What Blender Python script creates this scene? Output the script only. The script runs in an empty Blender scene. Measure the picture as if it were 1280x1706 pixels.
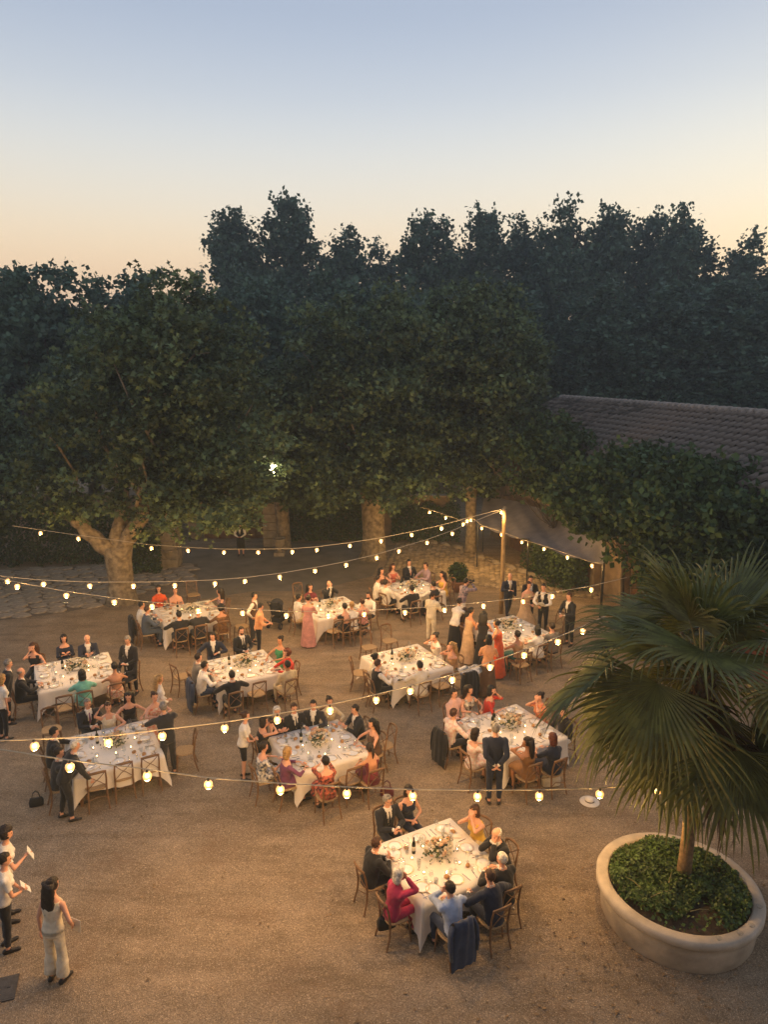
import bpy, math, random
import numpy as np
from mathutils import Vector, Matrix

SC = bpy.context.scene
COL = SC.collection
R = math.radians

# ------------------------------------------------------------------ camera
cam_data = bpy.data.cameras.new("camera")
cam = bpy.data.objects.new("camera", cam_data)
COL.objects.link(cam)
SC.camera = cam
cam.location = (0, 0, 9.1)
cam.rotation_euler = (R(90 - 11.733), 0, 0)
cam_data.sensor_fit = 'VERTICAL'
cam_data.sensor_height = 36
cam_data.lens = 24.69
cam_data.clip_start = 0.1
cam_data.clip_end = 9000

# ------------------------------------------------------------------ sky: dusk, the sun is already below the horizon
world = bpy.data.worlds.new("World")
SC.world = world
world.use_nodes = True
wt = world.node_tree
wn, wl = wt.nodes, wt.links
wn.clear()
w_out = wn.new('ShaderNodeOutputWorld')
w_bg = wn.new('ShaderNodeBackground')
w_bg.inputs['Strength'].default_value = 1.0
w_tc = wn.new('ShaderNodeTexCoord')
w_sep = wn.new('ShaderNodeSeparateXYZ')
w_ramp = wn.new('ShaderNodeValToRGB')
w_ramp.color_ramp.interpolation = 'B_SPLINE'
SKY_STOPS = [  # sine of elevation -> linear colour of a clear dusk sky
    (0.00, (0.68, 0.41, 0.25)), (0.10, (0.83, 0.575, 0.355)), (0.15, (0.82, 0.645, 0.44)), (0.20, (0.74, 0.665, 0.54)),
    (0.26, (0.63, 0.635, 0.61)), (0.32, (0.49, 0.535, 0.595)), (0.40, (0.345, 0.41, 0.525)), (0.55, (0.29, 0.345, 0.46)),
    (1.00, (0.26, 0.31, 0.42))]
el = w_ramp.color_ramp.elements
el[0].position, el[0].color = SKY_STOPS[0][0], (*SKY_STOPS[0][1], 1)
el[1].position, el[1].color = SKY_STOPS[-1][0], (*SKY_STOPS[-1][1], 1)
for p_, c_ in SKY_STOPS[1:-1]:
    e_ = el.new(p_)
    e_.color = (*c_, 1)
# brighter and yellower round the place where the sun went down (ahead, to the right)
w_dot = wn.new('ShaderNodeVectorMath'); w_dot.operation = 'DOT_PRODUCT'
w_dot.inputs[1].default_value = Vector((0.62, 0.78, 0.03)).normalized()
w_mr = wn.new('ShaderNodeMapRange')
w_mr.inputs['From Min'].default_value = -1
w_mr.inputs['From Max'].default_value = 1
w_mr.inputs['To Min'].default_value = 0.85
w_mr.inputs['To Max'].default_value = 1.04
w_pow = wn.new('ShaderNodeMath'); w_pow.operation = 'POWER'
w_pow.inputs[1].default_value = 14
w_glow = wn.new('ShaderNodeMix'); w_glow.data_type = 'RGBA'; w_glow.blend_type = 'ADD'
w_glow.inputs['B'].default_value = (0.20, 0.15, 0.05, 1)
w_mul = wn.new('ShaderNodeMix'); w_mul.data_type = 'RGBA'; w_mul.blend_type = 'MULTIPLY'
w_mul.inputs['Factor'].default_value = 1
w_max = wn.new('ShaderNodeMath'); w_max.operation = 'MAXIMUM'; w_max.inputs[1].default_value = 0
wl.new(w_tc.outputs['Generated'], w_sep.inputs[0])
wl.new(w_sep.outputs['Z'], w_ramp.inputs['Fac'])
wl.new(w_tc.outputs['Generated'], w_dot.inputs[0])
wl.new(w_dot.outputs['Value'], w_mr.inputs['Value'])
wl.new(w_dot.outputs['Value'], w_max.inputs[0])
wl.new(w_max.outputs[0], w_pow.inputs[0])
wl.new(w_ramp.outputs['Color'], w_mul.inputs['A'])
wl.new(w_mr.outputs['Result'], w_mul.inputs['B'])
wl.new(w_mul.outputs['Result'], w_glow.inputs['A'])
wl.new(w_pow.outputs[0], w_glow.inputs['Factor'])
wl.new(w_glow.outputs['Result'], w_bg.inputs['Color'])
wl.new(w_bg.outputs[0], w_out.inputs['Surface'])

SC.view_settings.view_transform = 'Standard'
SC.view_settings.look = 'None'
SC.view_settings.gamma = 1
SC.view_settings.use_curve_mapping = False
SC.view_settings.exposure = 0.36
SC.render.engine = 'CYCLES'
SC.cycles.use_denoising = True
SC.cycles.use_light_tree = True
SC.cycles.max_bounces = 5
SC.cycles.diffuse_bounces = 3
SC.cycles.glossy_bounces = 2
SC.cycles.transmission_bounces = 3
SC.cycles.transparent_max_bounces = 12
SC.cycles.sample_clamp_indirect = 4
BULB_WATT = 31.0
BULB_COL = (1.0, 0.57, 0.19)

# ------------------------------------------------------------------ helpers
class MB:
    """collects vertices and faces of one mesh"""
    def __init__(s):
        s.v, s.f, s.m = [], [], []
    def add(s, V, F, mi=0):
        b = len(s.v)
        s.v.extend([tuple(map(float, p)) for p in V])
        s.f.extend([tuple(b + int(i) for i in q) for q in F])
        s.m.extend([mi] * len(F))
        return s
    def box(s, c, d, rz=0, mi=0, taper=1.0, rx=0, ry=0):
        M = Matrix.Rotation(rz, 3, 'Z') @ Matrix.Rotation(ry, 3, 'Y') @ Matrix.Rotation(rx, 3, 'X')
        V = []
        for z in (-.5, .5):
            t = taper if z > 0 else 1
            for x, y in ((-.5, -.5), (.5, -.5), (.5, .5), (-.5, .5)):
                V.append(M @ Vector((x * d[0] * t, y * d[1] * t, z * d[2])) + Vector(c))
        return s.add(V, [(3, 2, 1, 0), (4, 5, 6, 7), (0, 1, 5, 4), (1, 2, 6, 5), (2, 3, 7, 6), (3, 0, 4, 7)], mi)
    def tube(s, pts, rad, n=8, mi=0, cap=True, flat=1.0):
        V, F = tube(pts, rad, n, cap, flat)
        return s.add(V, F, mi)
    def lathe(s, prof, n=16, c=(0, 0, 0), mi=0, cap=True):
        V, F = [], []
        for r_, z in prof:
            for k in range(n):
                a = 2 * math.pi * k / n
                V.append((c[0] + r_ * math.cos(a), c[1] + r_ * math.sin(a), c[2] + z))
        for i in range(len(prof) - 1):
            for k in range(n):
                k2 = (k + 1) % n
                F.append((i * n + k, i * n + k2, (i + 1) * n + k2, (i + 1) * n + k))
        if cap:
            F.append(tuple(reversed(range(n))))
            F.append(tuple((len(prof) - 1) * n + k for k in range(n)))
        return s.add(V, F, mi)
    def ball(s, c, r_, nu=8, nv=6, mi=0):
        if not hasattr(r_, '__len__'):
            r_ = (r_, r_, r_)
        V, F = ball(nu, nv)
        return s.add(V * np.array(r_) + np.array(c), F, mi)
    def mesh(s, name, mats=(), smooth=False):
        me = bpy.data.meshes.new(name)
        me.from_pydata(s.v, [], s.f)
        if not hasattr(mats, '__len__'):
            mats = [mats]
        for m in mats:
            me.materials.append(m)
        if len(mats) > 1:
            me.polygons.foreach_set('material_index', s.m)
        if smooth:
            me.polygons.foreach_set('use_smooth', [True] * len(s.f))
        me.update()
        return me
    def obj(s, name, mats=(), parent=None, smooth=False, loc=(0, 0, 0), rz=0):
        return link(name, s.mesh(name, mats, smooth), parent, loc, rz)

def link(name, data, parent=None, loc=(0, 0, 0), rz=0):
    o = bpy.data.objects.new(name, data)
    COL.objects.link(o)
    o.location = loc
    o.rotation_euler = (0, 0, rz)
    if parent is not None:
        o.parent = parent
    return o

_ball = {}
def ball(nu=8, nv=6):
    if (nu, nv) not in _ball:
        V = [(0, 0, -1)]
        for i in range(1, nv):
            p = -math.pi / 2 + math.pi * i / nv
            for k in range(nu):
                a = 2 * math.pi * k / nu
                V.append((math.cos(p) * math.cos(a), math.cos(p) * math.sin(a), math.sin(p)))
        V.append((0, 0, 1))
        F = []
        for k in range(nu):
            F.append((0, 1 + (k + 1) % nu, 1 + k))
            for i in range(nv - 2):
                a, b = 1 + i * nu + k, 1 + i * nu + (k + 1) % nu
                F.append((a, b, b + nu, a + nu))
            F.append((1 + (nv - 2) * nu + k, 1 + (nv - 2) * nu + (k + 1) % nu, len(V) - 1))
        _ball[(nu, nv)] = (np.array(V), F)
    return _ball[(nu, nv)]

def tube(pts, rad, n=8, cap=True, flat=1.0):
    P = np.array(pts, float)
    if not hasattr(rad, '__len__'):
        rad = [rad] * len(P)
    T = np.gradient(P, axis=0)
    T /= np.linalg.norm(T, axis=1)[:, None] + 1e-9
    ref = np.array((0, 0, 1.0)) if abs(T[0][2]) < .9 else np.array((1.0, 0, 0))
    V, F = [], []
    a = np.cross(T[0], ref); a /= np.linalg.norm(a)
    for i, p in enumerate(P):
        a = a - T[i] * a.dot(T[i]); a /= np.linalg.norm(a) + 1e-9
        b = np.cross(T[i], a)
        for k in range(n):
            t = 2 * math.pi * k / n
            V.append(p + rad[i] * (a * math.cos(t) + b * flat * math.sin(t)))
    for i in range(len(P) - 1):
        for k in range(n):
            k2 = (k + 1) % n
            F.append((i * n + k, i * n + k2, (i + 1) * n + k2, (i + 1) * n + k))
    if cap:
        F.append(tuple(reversed(range(n))))
        F.append(tuple((len(P) - 1) * n + k for k in range(n)))
    return V, F

def fastmesh(name, V, nper, mat, tris=None, smooth=False):
    """V: (N*nper) vertices; each run of nper vertices is one face, or is split by the tris pattern"""
    V = np.asarray(V, np.float32).reshape(-1, 3)
    N = len(V) // nper
    me = bpy.data.meshes.new(name)
    me.vertices.add(len(V))
    me.vertices.foreach_set('co', V.ravel())
    pat = [tuple(range(nper))] if tris is None else tris
    li = np.concatenate([np.array(t) for t in pat])
    loops = (np.arange(N)[:, None] * nper + li[None, :]).ravel().astype(np.int32)
    lens = np.tile(np.array([len(t) for t in pat], np.int32), N)
    starts = np.concatenate([[0], np.cumsum(lens)[:-1]]).astype(np.int32)
    me.loops.add(len(loops))
    me.loops.foreach_set('vertex_index', loops)
    me.polygons.add(len(lens))
    me.polygons.foreach_set('loop_start', starts)
    me.polygons.foreach_set('loop_total', lens)
    if smooth:
        me.polygons.foreach_set('use_smooth', np.ones(len(lens), bool))
    me.materials.append(mat)
    me.update(calc_edges=True)
    return me

def thing(name, label, cat, loc=(0, 0, 0), rz=0, group=None):
    o = link(name, None, None, loc, rz)
    tag(o, label, cat, group)
    return o
def tag(o, label, cat, group=None, kind=None):
    if label: o['label'] = label
    if cat: o['category'] = cat
    if group: o['group'] = group
    if kind: o['kind'] = kind
    return o
def struct(o, kind='structure'):
    o['kind'] = kind
    return o
def copy_thing(o, loc=None, rz=None, parent=None):
    c = o.copy(); COL.objects.link(c)
    if parent is not None: c.parent = parent
    if loc is not None: c.location = loc
    if rz is not None: c.rotation_euler = (0, 0, rz)
    for ch in o.children:
        copy_thing(ch, parent=c)
    return c

# ------------------------------------------------------------------ materials
_mats = {}
def pm(name, col, rough=.6, metal=0, noise=None, var=.2, bump=0, bscale=None, trans=0, col2=None,
       sheen=0, island=0, transl=0, emit=None, estr=0, ior=1.45, spec=.5, detail=5, coord='Object'):
    """principled material with noise-varied colour and bump"""
    if name in _mats: return _mats[name]
    m = bpy.data.materials.new(name); m.use_nodes = True
    t = m.node_tree; n, l = t.nodes, t.links
    b = n['Principled BSDF']
    b.inputs['Roughness'].default_value = rough
    b.inputs['Metallic'].default_value = metal
    b.inputs['IOR'].default_value = ior
    b.inputs['Specular IOR Level'].default_value = spec
    b.inputs['Transmission Weight'].default_value = trans
    if sheen: b.inputs['Sheen Weight'].default_value = sheen
    b.inputs['Base Color'].default_value = (*col, 1)
    tc = n.new('ShaderNodeTexCoord')
    src = None
    if noise:
        nz = n.new('ShaderNodeTexNoise'); nz.inputs['Scale'].default_value = noise
        nz.inputs['Detail'].default_value = detail
        l.new(tc.outputs[coord], nz.inputs['Vector'])
        rp = n.new('ShaderNodeValToRGB')
        c2 = col2 or tuple(min(1, c * (1 + var)) for c in col)
        c1 = col if col2 else tuple(c * (1 - var) for c in col)
        rp.color_ramp.elements[0].position = .32; rp.color_ramp.elements[0].color = (*c1, 1)
        rp.color_ramp.elements[1].position = .68; rp.color_ramp.elements[1].color = (*c2, 1)
        l.new(nz.outputs['Fac'], rp.inputs['Fac'])
        src = rp.outputs['Color']
    if island:
        g = n.new('ShaderNodeNewGeometry')
        mr = n.new('ShaderNodeMapRange')
        mr.inputs['To Min'].default_value = 1 - island; mr.inputs['To Max'].default_value = 1 + island
        l.new(g.outputs['Random Per Island'], mr.inputs['Value'])
        mx = n.new('ShaderNodeMix'); mx.data_type = 'RGBA'; mx.blend_type = 'MULTIPLY'
        mx.inputs['Factor'].default_value = 1
        mx.inputs['A'].default_value = (*col, 1)
        if src: l.new(src, mx.inputs['A'])
        l.new(mr.outputs['Result'], mx.inputs['B'])
        src = mx.outputs['Result']
    if src: l.new(src, b.inputs['Base Color'])
    if bump:
        nb = n.new('ShaderNodeTexNoise'); nb.inputs['Scale'].default_value = bscale or (noise or 20) * 3
        nb.inputs['Detail'].default_value = 6
        l.new(tc.outputs[coord], nb.inputs['Vector'])
        bp = n.new('ShaderNodeBump'); bp.inputs['Strength'].default_value = bump
        bp.inputs['Distance'].default_value = .02
        l.new(nb.outputs['Fac'], bp.inputs['Height'])
        l.new(bp.outputs['Normal'], b.inputs['Normal'])
    if emit:
        b.inputs['Emission Color'].default_value = (*emit, 1)
        b.inputs['Emission Strength'].default_value = estr
    if transl:
        tr = n.new('ShaderNodeBsdfTranslucent')
        mxs = n.new('ShaderNodeMixShader'); mxs.inputs[0].default_value = transl
        if src: l.new(src, tr.inputs['Color'])
        else: tr.inputs['Color'].default_value = (*col, 1)
        l.new(b.outputs[0], mxs.inputs[1]); l.new(tr.outputs[0], mxs.inputs[2])
        l.new(mxs.outputs[0], n['Material Output'].inputs['Surface'])
    _mats[name] = m
    return m

def gravel_material():
    m = bpy.data.materials.new('gravel'); m.use_nodes = True
    t = m.node_tree; n, l = t.nodes, t.links
    b = n['Principled BSDF']; b.inputs['Roughness'].default_value = .95
    b.inputs['Specular IOR Level'].default_value = .1
    tc = n.new('ShaderNodeTexCoord')
    def noise(sc, det=6, rough=.6):
        z = n.new('ShaderNodeTexNoise'); z.inputs['Scale'].default_value = sc
        z.inputs['Detail'].default_value = det; z.inputs['Roughness'].default_value = rough
        l.new(tc.outputs['Object'], z.inputs['Vector']); return z
    def ramp(src, stops):
        r_ = n.new('ShaderNodeValToRGB'); e = r_.color_ramp.elements
        e[0].position, e[0].color = stops[0][0], (*stops[0][1], 1)
        e[1].position, e[1].color = stops[-1][0], (*stops[-1][1], 1)
        for p, c in stops[1:-1]:
            k = e.new(p); k.color = (*c, 1)
        l.new(src, r_.inputs['Fac']); return r_.outputs['Color']
    def mix(a, bb, f, mode='MIX'):
        x = n.new('ShaderNodeMix'); x.data_type = 'RGBA'; x.blend_type = mode
        if isinstance(f, float): x.inputs['Factor'].default_value = f
        else: l.new(f, x.inputs['Factor'])
        l.new(a, x.inputs['A']); l.new(bb, x.inputs['B']); return x.outputs['Result']
    big = ramp(noise(.35, 4).outputs['Fac'], [(.3, (.27, .203, .135)), (.5, (.355, .275, .192)), (.62, (.31, .237, .162)), (.75, (.39, .307, .218))])
    mid = ramp(noise(2.2, 6, .7).outputs['Fac'], [(.3, (.80, .79, .76)), (.7, (1.15, 1.13, 1.1))])
    c = mix(big, mid, 1.0, 'MULTIPLY')
    mp = n.new('ShaderNodeMapping'); mp.inputs['Scale'].default_value = (.5, 2.6, 1); mp.inputs['Rotation'].default_value = (0, 0, .5)
    l.new(tc.outputs['Object'], mp.inputs['Vector'])
    st = noise(1.0, 7, .65); l.new(mp.outputs[0], st.inputs['Vector'])
    c = mix(c, ramp(st.outputs['Fac'], [(.34, (.78, .77, .75)), (.5, (1, 1, 1)), (.66, (1.14, 1.13, 1.12))]), 1.0, 'MULTIPLY')
    vo = n.new('ShaderNodeTexVoronoi'); vo.inputs['Scale'].default_value = 75
    l.new(tc.outputs['Object'], vo.inputs['Vector'])
    sp = n.new('ShaderNodeSeparateColor'); l.new(vo.outputs['Color'], sp.inputs[0])
    grain = ramp(sp.outputs[0], [(0, (.62, .60, .57)), (.5, (.94, .92, .90)), (.88, (1.12, 1.12, 1.12)), (1, (1.75, 1.75, 1.75))])
    c = mix(c, grain, 1.0, 'MULTIPLY')
    litter = ramp(noise(1.1, 8, .75).outputs['Fac'], [(.52, (0, 0, 0)), (.74, (.75, .75, .75))])
    br = n.new('ShaderNodeRGB'); br.outputs[0].default_value = (.17, .105, .06, 1)
    c = mix(c, br.outputs[0], litter)
    l.new(c, b.inputs['Base Color'])
    bp = n.new('ShaderNodeBump'); bp.inputs['Strength'].default_value = .6; bp.inputs['Distance'].default_value = .02
    l.new(vo.outputs['Distance'], bp.inputs['Height'])
    l.new(bp.outputs['Normal'], b.inputs['Normal'])
    return m

M_GRAVEL = gravel_material()
M_STONE = pm('limestone', (.30, .245, .18), .9, noise=3.5, var=.3, bump=.5, bscale=18)
M_PAVE = pm('paving_stone', (.33, .265, .19), .9, noise=4, var=.3, bump=.5, bscale=25, island=.25)
M_COBBLE = pm('cobble_stone', (.31, .235, .145), .9, noise=5, var=.3, bump=.5, bscale=30, island=.35)
M_ASPHALT = pm('packed_earth', (.20, .165, .125), .95, noise=1.2, var=.2, bump=.3, bscale=60)
M_SAND = pm('joint_sand', (.16, .12, .08), .95, noise=8, var=.25)
M_PLANTER = pm('planter_concrete', (.42, .345, .26), .85, noise=3, var=.22, bump=.35, bscale=22)
M_PLANTER_RIM = pm('planter_rim_stone', (.50, .42, .33), .85, noise=4, var=.15, bump=.25, bscale=30)
M_SOIL = pm('soil', (.075, .05, .032), 1, noise=12, var=.4, bump=.8, bscale=60)
M_BARK = pm('plane_bark', (.13, .096, .06), .9, noise=5.5, col2=(.36, .285, .19), bump=.9, bscale=14, detail=3)
M_BARK_DARK = pm('dark_bark', (.07, .055, .04), .95, noise=6, var=.3, bump=.5)
M_LEAF = pm('plane_leaves', (.092, .130, .058), .55, noise=.5, var=.4, island=.65, transl=.3, spec=.35)
M_LEAF_B = pm('hazed_plane_leaves', (.070, .120, .082), .55, noise=.4, var=.3, island=.4, transl=.22, spec=.3)  # distance haze put into the colour: paler, bluer leaves
M_LEAF_D = pm('dark_leaves', (.058, .095, .032), .6, noise=.6, var=.35, island=.45, transl=.25, spec=.3)
M_IVY = pm('ivy_leaves', (.050, .085, .020), .5, noise=1.5, var=.3, island=.5, transl=.2)
M_COVER = pm('ground_cover_leaves', (.075, .125, .030), .5, noise=2, var=.3, island=.5, transl=.2)
M_PALM = pm('palm_frond', (.135, .142, .036), .45, noise=3, var=.3, island=.3, transl=.3, spec=.5)
M_PALM_TIP = pm('palm_stalk', (.22, .19, .07), .5, noise=5, var=.2)
M_PALM_DEAD = pm('dead_frond', (.16, .095, .045), .8, noise=6, var=.3, island=.3)
M_PALM_TRUNK = pm('palm_trunk', (.22, .14, .075), .95, noise=14, var=.35, bump=.8, bscale=40)
M_WOOD = pm('chair_wood', (.20, .105, .048), .5, noise=9, var=.3, bump=.1)
M_RATTAN = pm('rattan_seat', (.40, .26, .13), .7, noise=40, var=.25, bump=.4, bscale=150)
M_DOOR = pm('door_wood', (.13, .062, .030), .7, noise=6, var=.3, bump=.3)
M_POLE = pm('pole_wood', (.36, .24, .11), .75, noise=5, var=.25, bump=.3)
M_CLOTH = pm('white_linen', (.80, .72, .62), .85, noise=6, var=.03, bump=.15, bscale=14, sheen=.1)
M_CHINA = pm('white_china', (.80, .78, .74), .18)
M_GOLD = pm('gold_rim', (.75, .52, .20), .3, metal=1)
def thin_glass():
    m = bpy.data.materials.new('clear_glass'); m.use_nodes = True
    n, l = m.node_tree.nodes, m.node_tree.links
    n.remove(n['Principled BSDF'])
    lw = n.new('ShaderNodeLayerWeight'); lw.inputs['Blend'].default_value = .5
    pw = n.new('ShaderNodeMath'); pw.operation = 'POWER'; pw.inputs[1].default_value = 3.5; l.new(lw.outputs['Facing'], pw.inputs[0])
    ml = n.new('ShaderNodeMath'); ml.operation = 'MULTIPLY_ADD'; ml.inputs[1].default_value = .45; ml.inputs[2].default_value = .04; l.new(pw.outputs[0], ml.inputs[0])
    tr = n.new('ShaderNodeBsdfTransparent'); tr.inputs['Color'].default_value = (.95, .96, .96, 1)
    gl = n.new('ShaderNodeBsdfGlossy'); gl.inputs['Roughness'].default_value = .06
    mx = n.new('ShaderNodeMixShader')
    l.new(ml.outputs[0], mx.inputs[0]); l.new(tr.outputs[0], mx.inputs[1]); l.new(gl.outputs[0], mx.inputs[2])
    l.new(mx.outputs[0], n['Material Output'].inputs['Surface'])
    return m
M_GLASS = thin_glass()
M_SILVER = pm('cutlery_steel', (.55, .52, .48), .25, metal=1)
M_BOTTLE = pm('dark_bottle_glass', (.012, .016, .009), .12)
M_LABEL = pm('bottle_label', (.62, .56, .45), .7)
M_BREAD = pm('bread_crust', (.42, .22, .085), .75, noise=18, var=.35, bump=.5)
M_PHONE = pm('phone_black', (.012, .012, .014), .2)
M_PAPER = pm('paper', (.78, .76, .72), .8)
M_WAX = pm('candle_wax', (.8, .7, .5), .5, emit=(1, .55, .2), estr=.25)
M_FLAME = pm('candle_flame', (1, .7, .3), .5, emit=(1, .62, .25), estr=28)
M_ROSE = pm('cream_petals', (.78, .70, .55), .7, noise=30, var=.12, transl=.15)
M_ROSE_B = pm('blush_petals', (.74, .53, .36), .7, noise=30, var=.15, transl=.15)
M_SPRIG = pm('sprig_leaves', (.10, .13, .055), .6, island=.5, transl=.2)
M_METAL = pm('dark_metal', (.05, .05, .05), .45, metal=.7)
M_WIRE = pm('string_cable', (.52, .44, .32), .6)
M_SOCKET = pm('bulb_socket', (.06, .05, .04), .5)
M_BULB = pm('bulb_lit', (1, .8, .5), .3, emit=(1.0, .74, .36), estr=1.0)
def bulb_halo(m):
    # halo painted into the globe: hot in the middle, amber towards its rim
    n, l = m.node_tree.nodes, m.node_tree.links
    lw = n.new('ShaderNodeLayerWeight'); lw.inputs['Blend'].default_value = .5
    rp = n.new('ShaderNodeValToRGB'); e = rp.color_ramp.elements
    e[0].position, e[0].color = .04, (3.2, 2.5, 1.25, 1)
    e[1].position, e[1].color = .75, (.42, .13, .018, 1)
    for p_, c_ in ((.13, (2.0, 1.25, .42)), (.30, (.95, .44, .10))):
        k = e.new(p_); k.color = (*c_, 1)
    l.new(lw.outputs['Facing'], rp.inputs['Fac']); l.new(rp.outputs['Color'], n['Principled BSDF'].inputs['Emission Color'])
bulb_halo(M_BULB)
M_BULB_HOT = pm('filament', (1, .9, .7), .3, emit=(1.0, .85, .55), estr=60)
M_TILE = pm('roof_tile', (.120, .094, .076), .9, noise=5, var=.4, bump=.4, bscale=25, island=.5)
M_TILE_RIDGE = pm('ridge_mortar', (.30, .25, .21), .9, noise=7, var=.3, bump=.4)
M_WALL_PLASTER = pm('old_plaster', (.24, .175, .115), .9, noise=2.2, var=.3, bump=.5, bscale=12)
M_WALL_RED = pm('terracotta_plaster', (.20, .075, .045), .9, noise=2.2, var=.3, bump=.4, bscale=12)
M_FACADE = pm('chateau_plaster', (.64, .53, .38), .9, noise=1, var=.15, bump=.3, bscale=10)  # kept pale so the unseen house front bounces more light
M_AWNING = pm('awning_canvas', (.27, .245, .25), .85, noise=3, var=.12, bump=.15, bscale=12)
M_HILL = pm('hill_woods', (.36, .40, .50), 1, noise=.004, var=.12)
M_TERRA = pm('terracotta_pot', (.30, .14, .075), .8, noise=6, var=.25, bump=.2)
M_IRON = pm('cast_iron', (.07, .062, .055), .7, noise=12, var=.3, bump=.3)
M_LEATHER = pm('black_leather', (.012, .012, .013), .45, noise=20, var=.3, bump=.2)
# ------------------------------------------------------------------ setting: ground, paving, path, hills
rng = np.random.default_rng(7)
rnd = random.Random(5)

g = MB()
xs = [-400, -200, -60, -30, 30, 60, 200, 400]; ys = [-60, -30, -2, 30, 60, 120, 300, 500]
V = [(x, y, 0) for y in ys for x in xs]
F = [(j * 8 + i, j * 8 + i + 1, (j + 1) * 8 + i + 1, (j + 1) * 8 + i) for j in range(7) for i in range(7)]
g.add(V, F)
struct(g.obj('ground', M_GRAVEL))

# loose pebbles and leaf litter lying on the gravel near the house
N = 20000
yy = 7.2 + 13 * rng.random(N) ** 1.4
xx = (rng.random(N) - .5) * (yy * 1.25 + 1.5)
sz = rng.uniform(.004, .009, N) * (1 + .04 * (yy - 7))
base = np.array([(-1, -.7, 0), (.9, -.8, 0), (1, .8, 0), (-.8, 1, 0), (.1, 0, .9)])
ang = rng.uniform(0, 6.28, N); ca, sa = np.cos(ang), np.sin(ang)
bx = base[None, :, 0] * ca[:, None] - base[None, :, 1] * sa[:, None]
by = base[None, :, 0] * sa[:, None] + base[None, :, 1] * ca[:, None]
PV = np.stack([xx[:, None] + bx * sz[:, None], yy[:, None] + by * sz[:, None] * .8, base[None, :, 2] * sz[:, None] * .6 + .001 + 0 * bx], -1)
M_PEB = pm('pebble', (.40, .315, .235), .9, island=.55)
struct(link('gravel_pebbles', fastmesh('gravel_pebbles', PV.reshape(-1, 3), 5, M_PEB, [(0, 1, 4), (1, 2, 4), (2, 3, 4), (3, 0, 4)])), 'stuff')

# fallen leaves, blown into loose drifts
NL = 1700
lx = np.concatenate([rng.normal(4.2, 1.6, 500), rng.uniform(-9, 9, 600), rng.normal(-9, 3, 600)]); ly = np.concatenate([rng.normal(8.8, 1.5, 500), rng.uniform(7.5, 24, 600), rng.normal(25, 2, 600)])
LP = np.stack([lx, ly, np.full(NL, .018)], 1)
# worn path of packed earth between the two paved terraces
def sheet(name, outline, z, mat, parent=None, depth=0.0):
    b = MB(); n = len(outline)
    V = [(x, y, z) for x, y in outline]
    F = [tuple(range(n))]
    if depth:
        V += [(x, y, z - depth) for x, y in outline]
        F += [(i, i + n, (i + 1) % n + n, (i + 1) % n) for i in range(n)]
    return b.add(V, F).obj(name, mat, parent)
path_out = [(-7.388,26.588), (-5.453,27.727), (-2.974,27.727), (-0.531,29.842), (0.000,33.368), (-1.269,36.015), (-5.356,35.758), (-6.238,35.379), (-10.056,34.524), (-9.576,31.765), (-8.232,29.842)]
struct(sheet('path', path_out, .004, M_ASPHALT))

ROT = R(29)
UX, UY = math.cos(ROT), math.sin(ROT)
def inside(p, poly):
    c = False; n = len(poly)
    for i in range(n):
        a, b = poly[i], poly[(i + 1) % n]
        if (a[1] > p[1]) != (b[1] > p[1]) and p[0] < (b[0] - a[0]) * (p[1] - a[1]) / (b[1] - a[1]) + a[0]:
            c = not c
    return c

# left terrace of irregular flagstones, each a stone of its own
terr = [(-15.201,24.059), (-13.277,24.553), (-11.846,25.331), (-10.406,26.370), (-9.869,27.966), (-8.308,29.133), (-8.731,31.765), (-11.051,31.971), (-14.427,31.263), (-18.858,30.302)]
pav_l = struct(sheet('pavement', terr, .008, M_SAND))
protos = []
for k in range(10):
    b = MB(); n = 7
    rr = [1 + rnd.uniform(-.14, .14) for _ in range(n)]
    top = [(rr[i] * math.cos(6.283 * i / n) * .5, rr[i] * math.sin(6.283 * i / n) * .5, .05 + rnd.uniform(-.006, .006)) for i in range(n)]
    mid = [(x * 1.06, y * 1.06, .035) for x, y, z in top]
    low = [(x * 1.06, y * 1.06, 0) for x, y, z in top]
    b.add(top + mid + low, [tuple(range(n))] + [(j * n + n + i, j * n + n + (i + 1) % n, j * n + (i + 1) % n, j * n + i) for i in range(n) for j in (0, 1)])
    protos.append(b.mesh('stone', M_PAVE))
cnt = 0
for i in range(-40, 40):
    for j in range(-30, 40):
        x = -12 + i * .72 + (.36 if j % 2 else 0); y = 27 + j * .56
        x += rnd.uniform(-.07, .07); y += rnd.uniform(-.05, .05)
        if inside((x, y), terr) and cnt < 295:
            o = link('stone', rnd.choice(protos), pav_l, (x, y, .006), rnd.uniform(-.4, .4))
            o.scale = (.74 * rnd.uniform(.9, 1.06), .56 * rnd.uniform(.9, 1.06), rnd.uniform(.7, 1.3))
            cnt += 1
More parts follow.
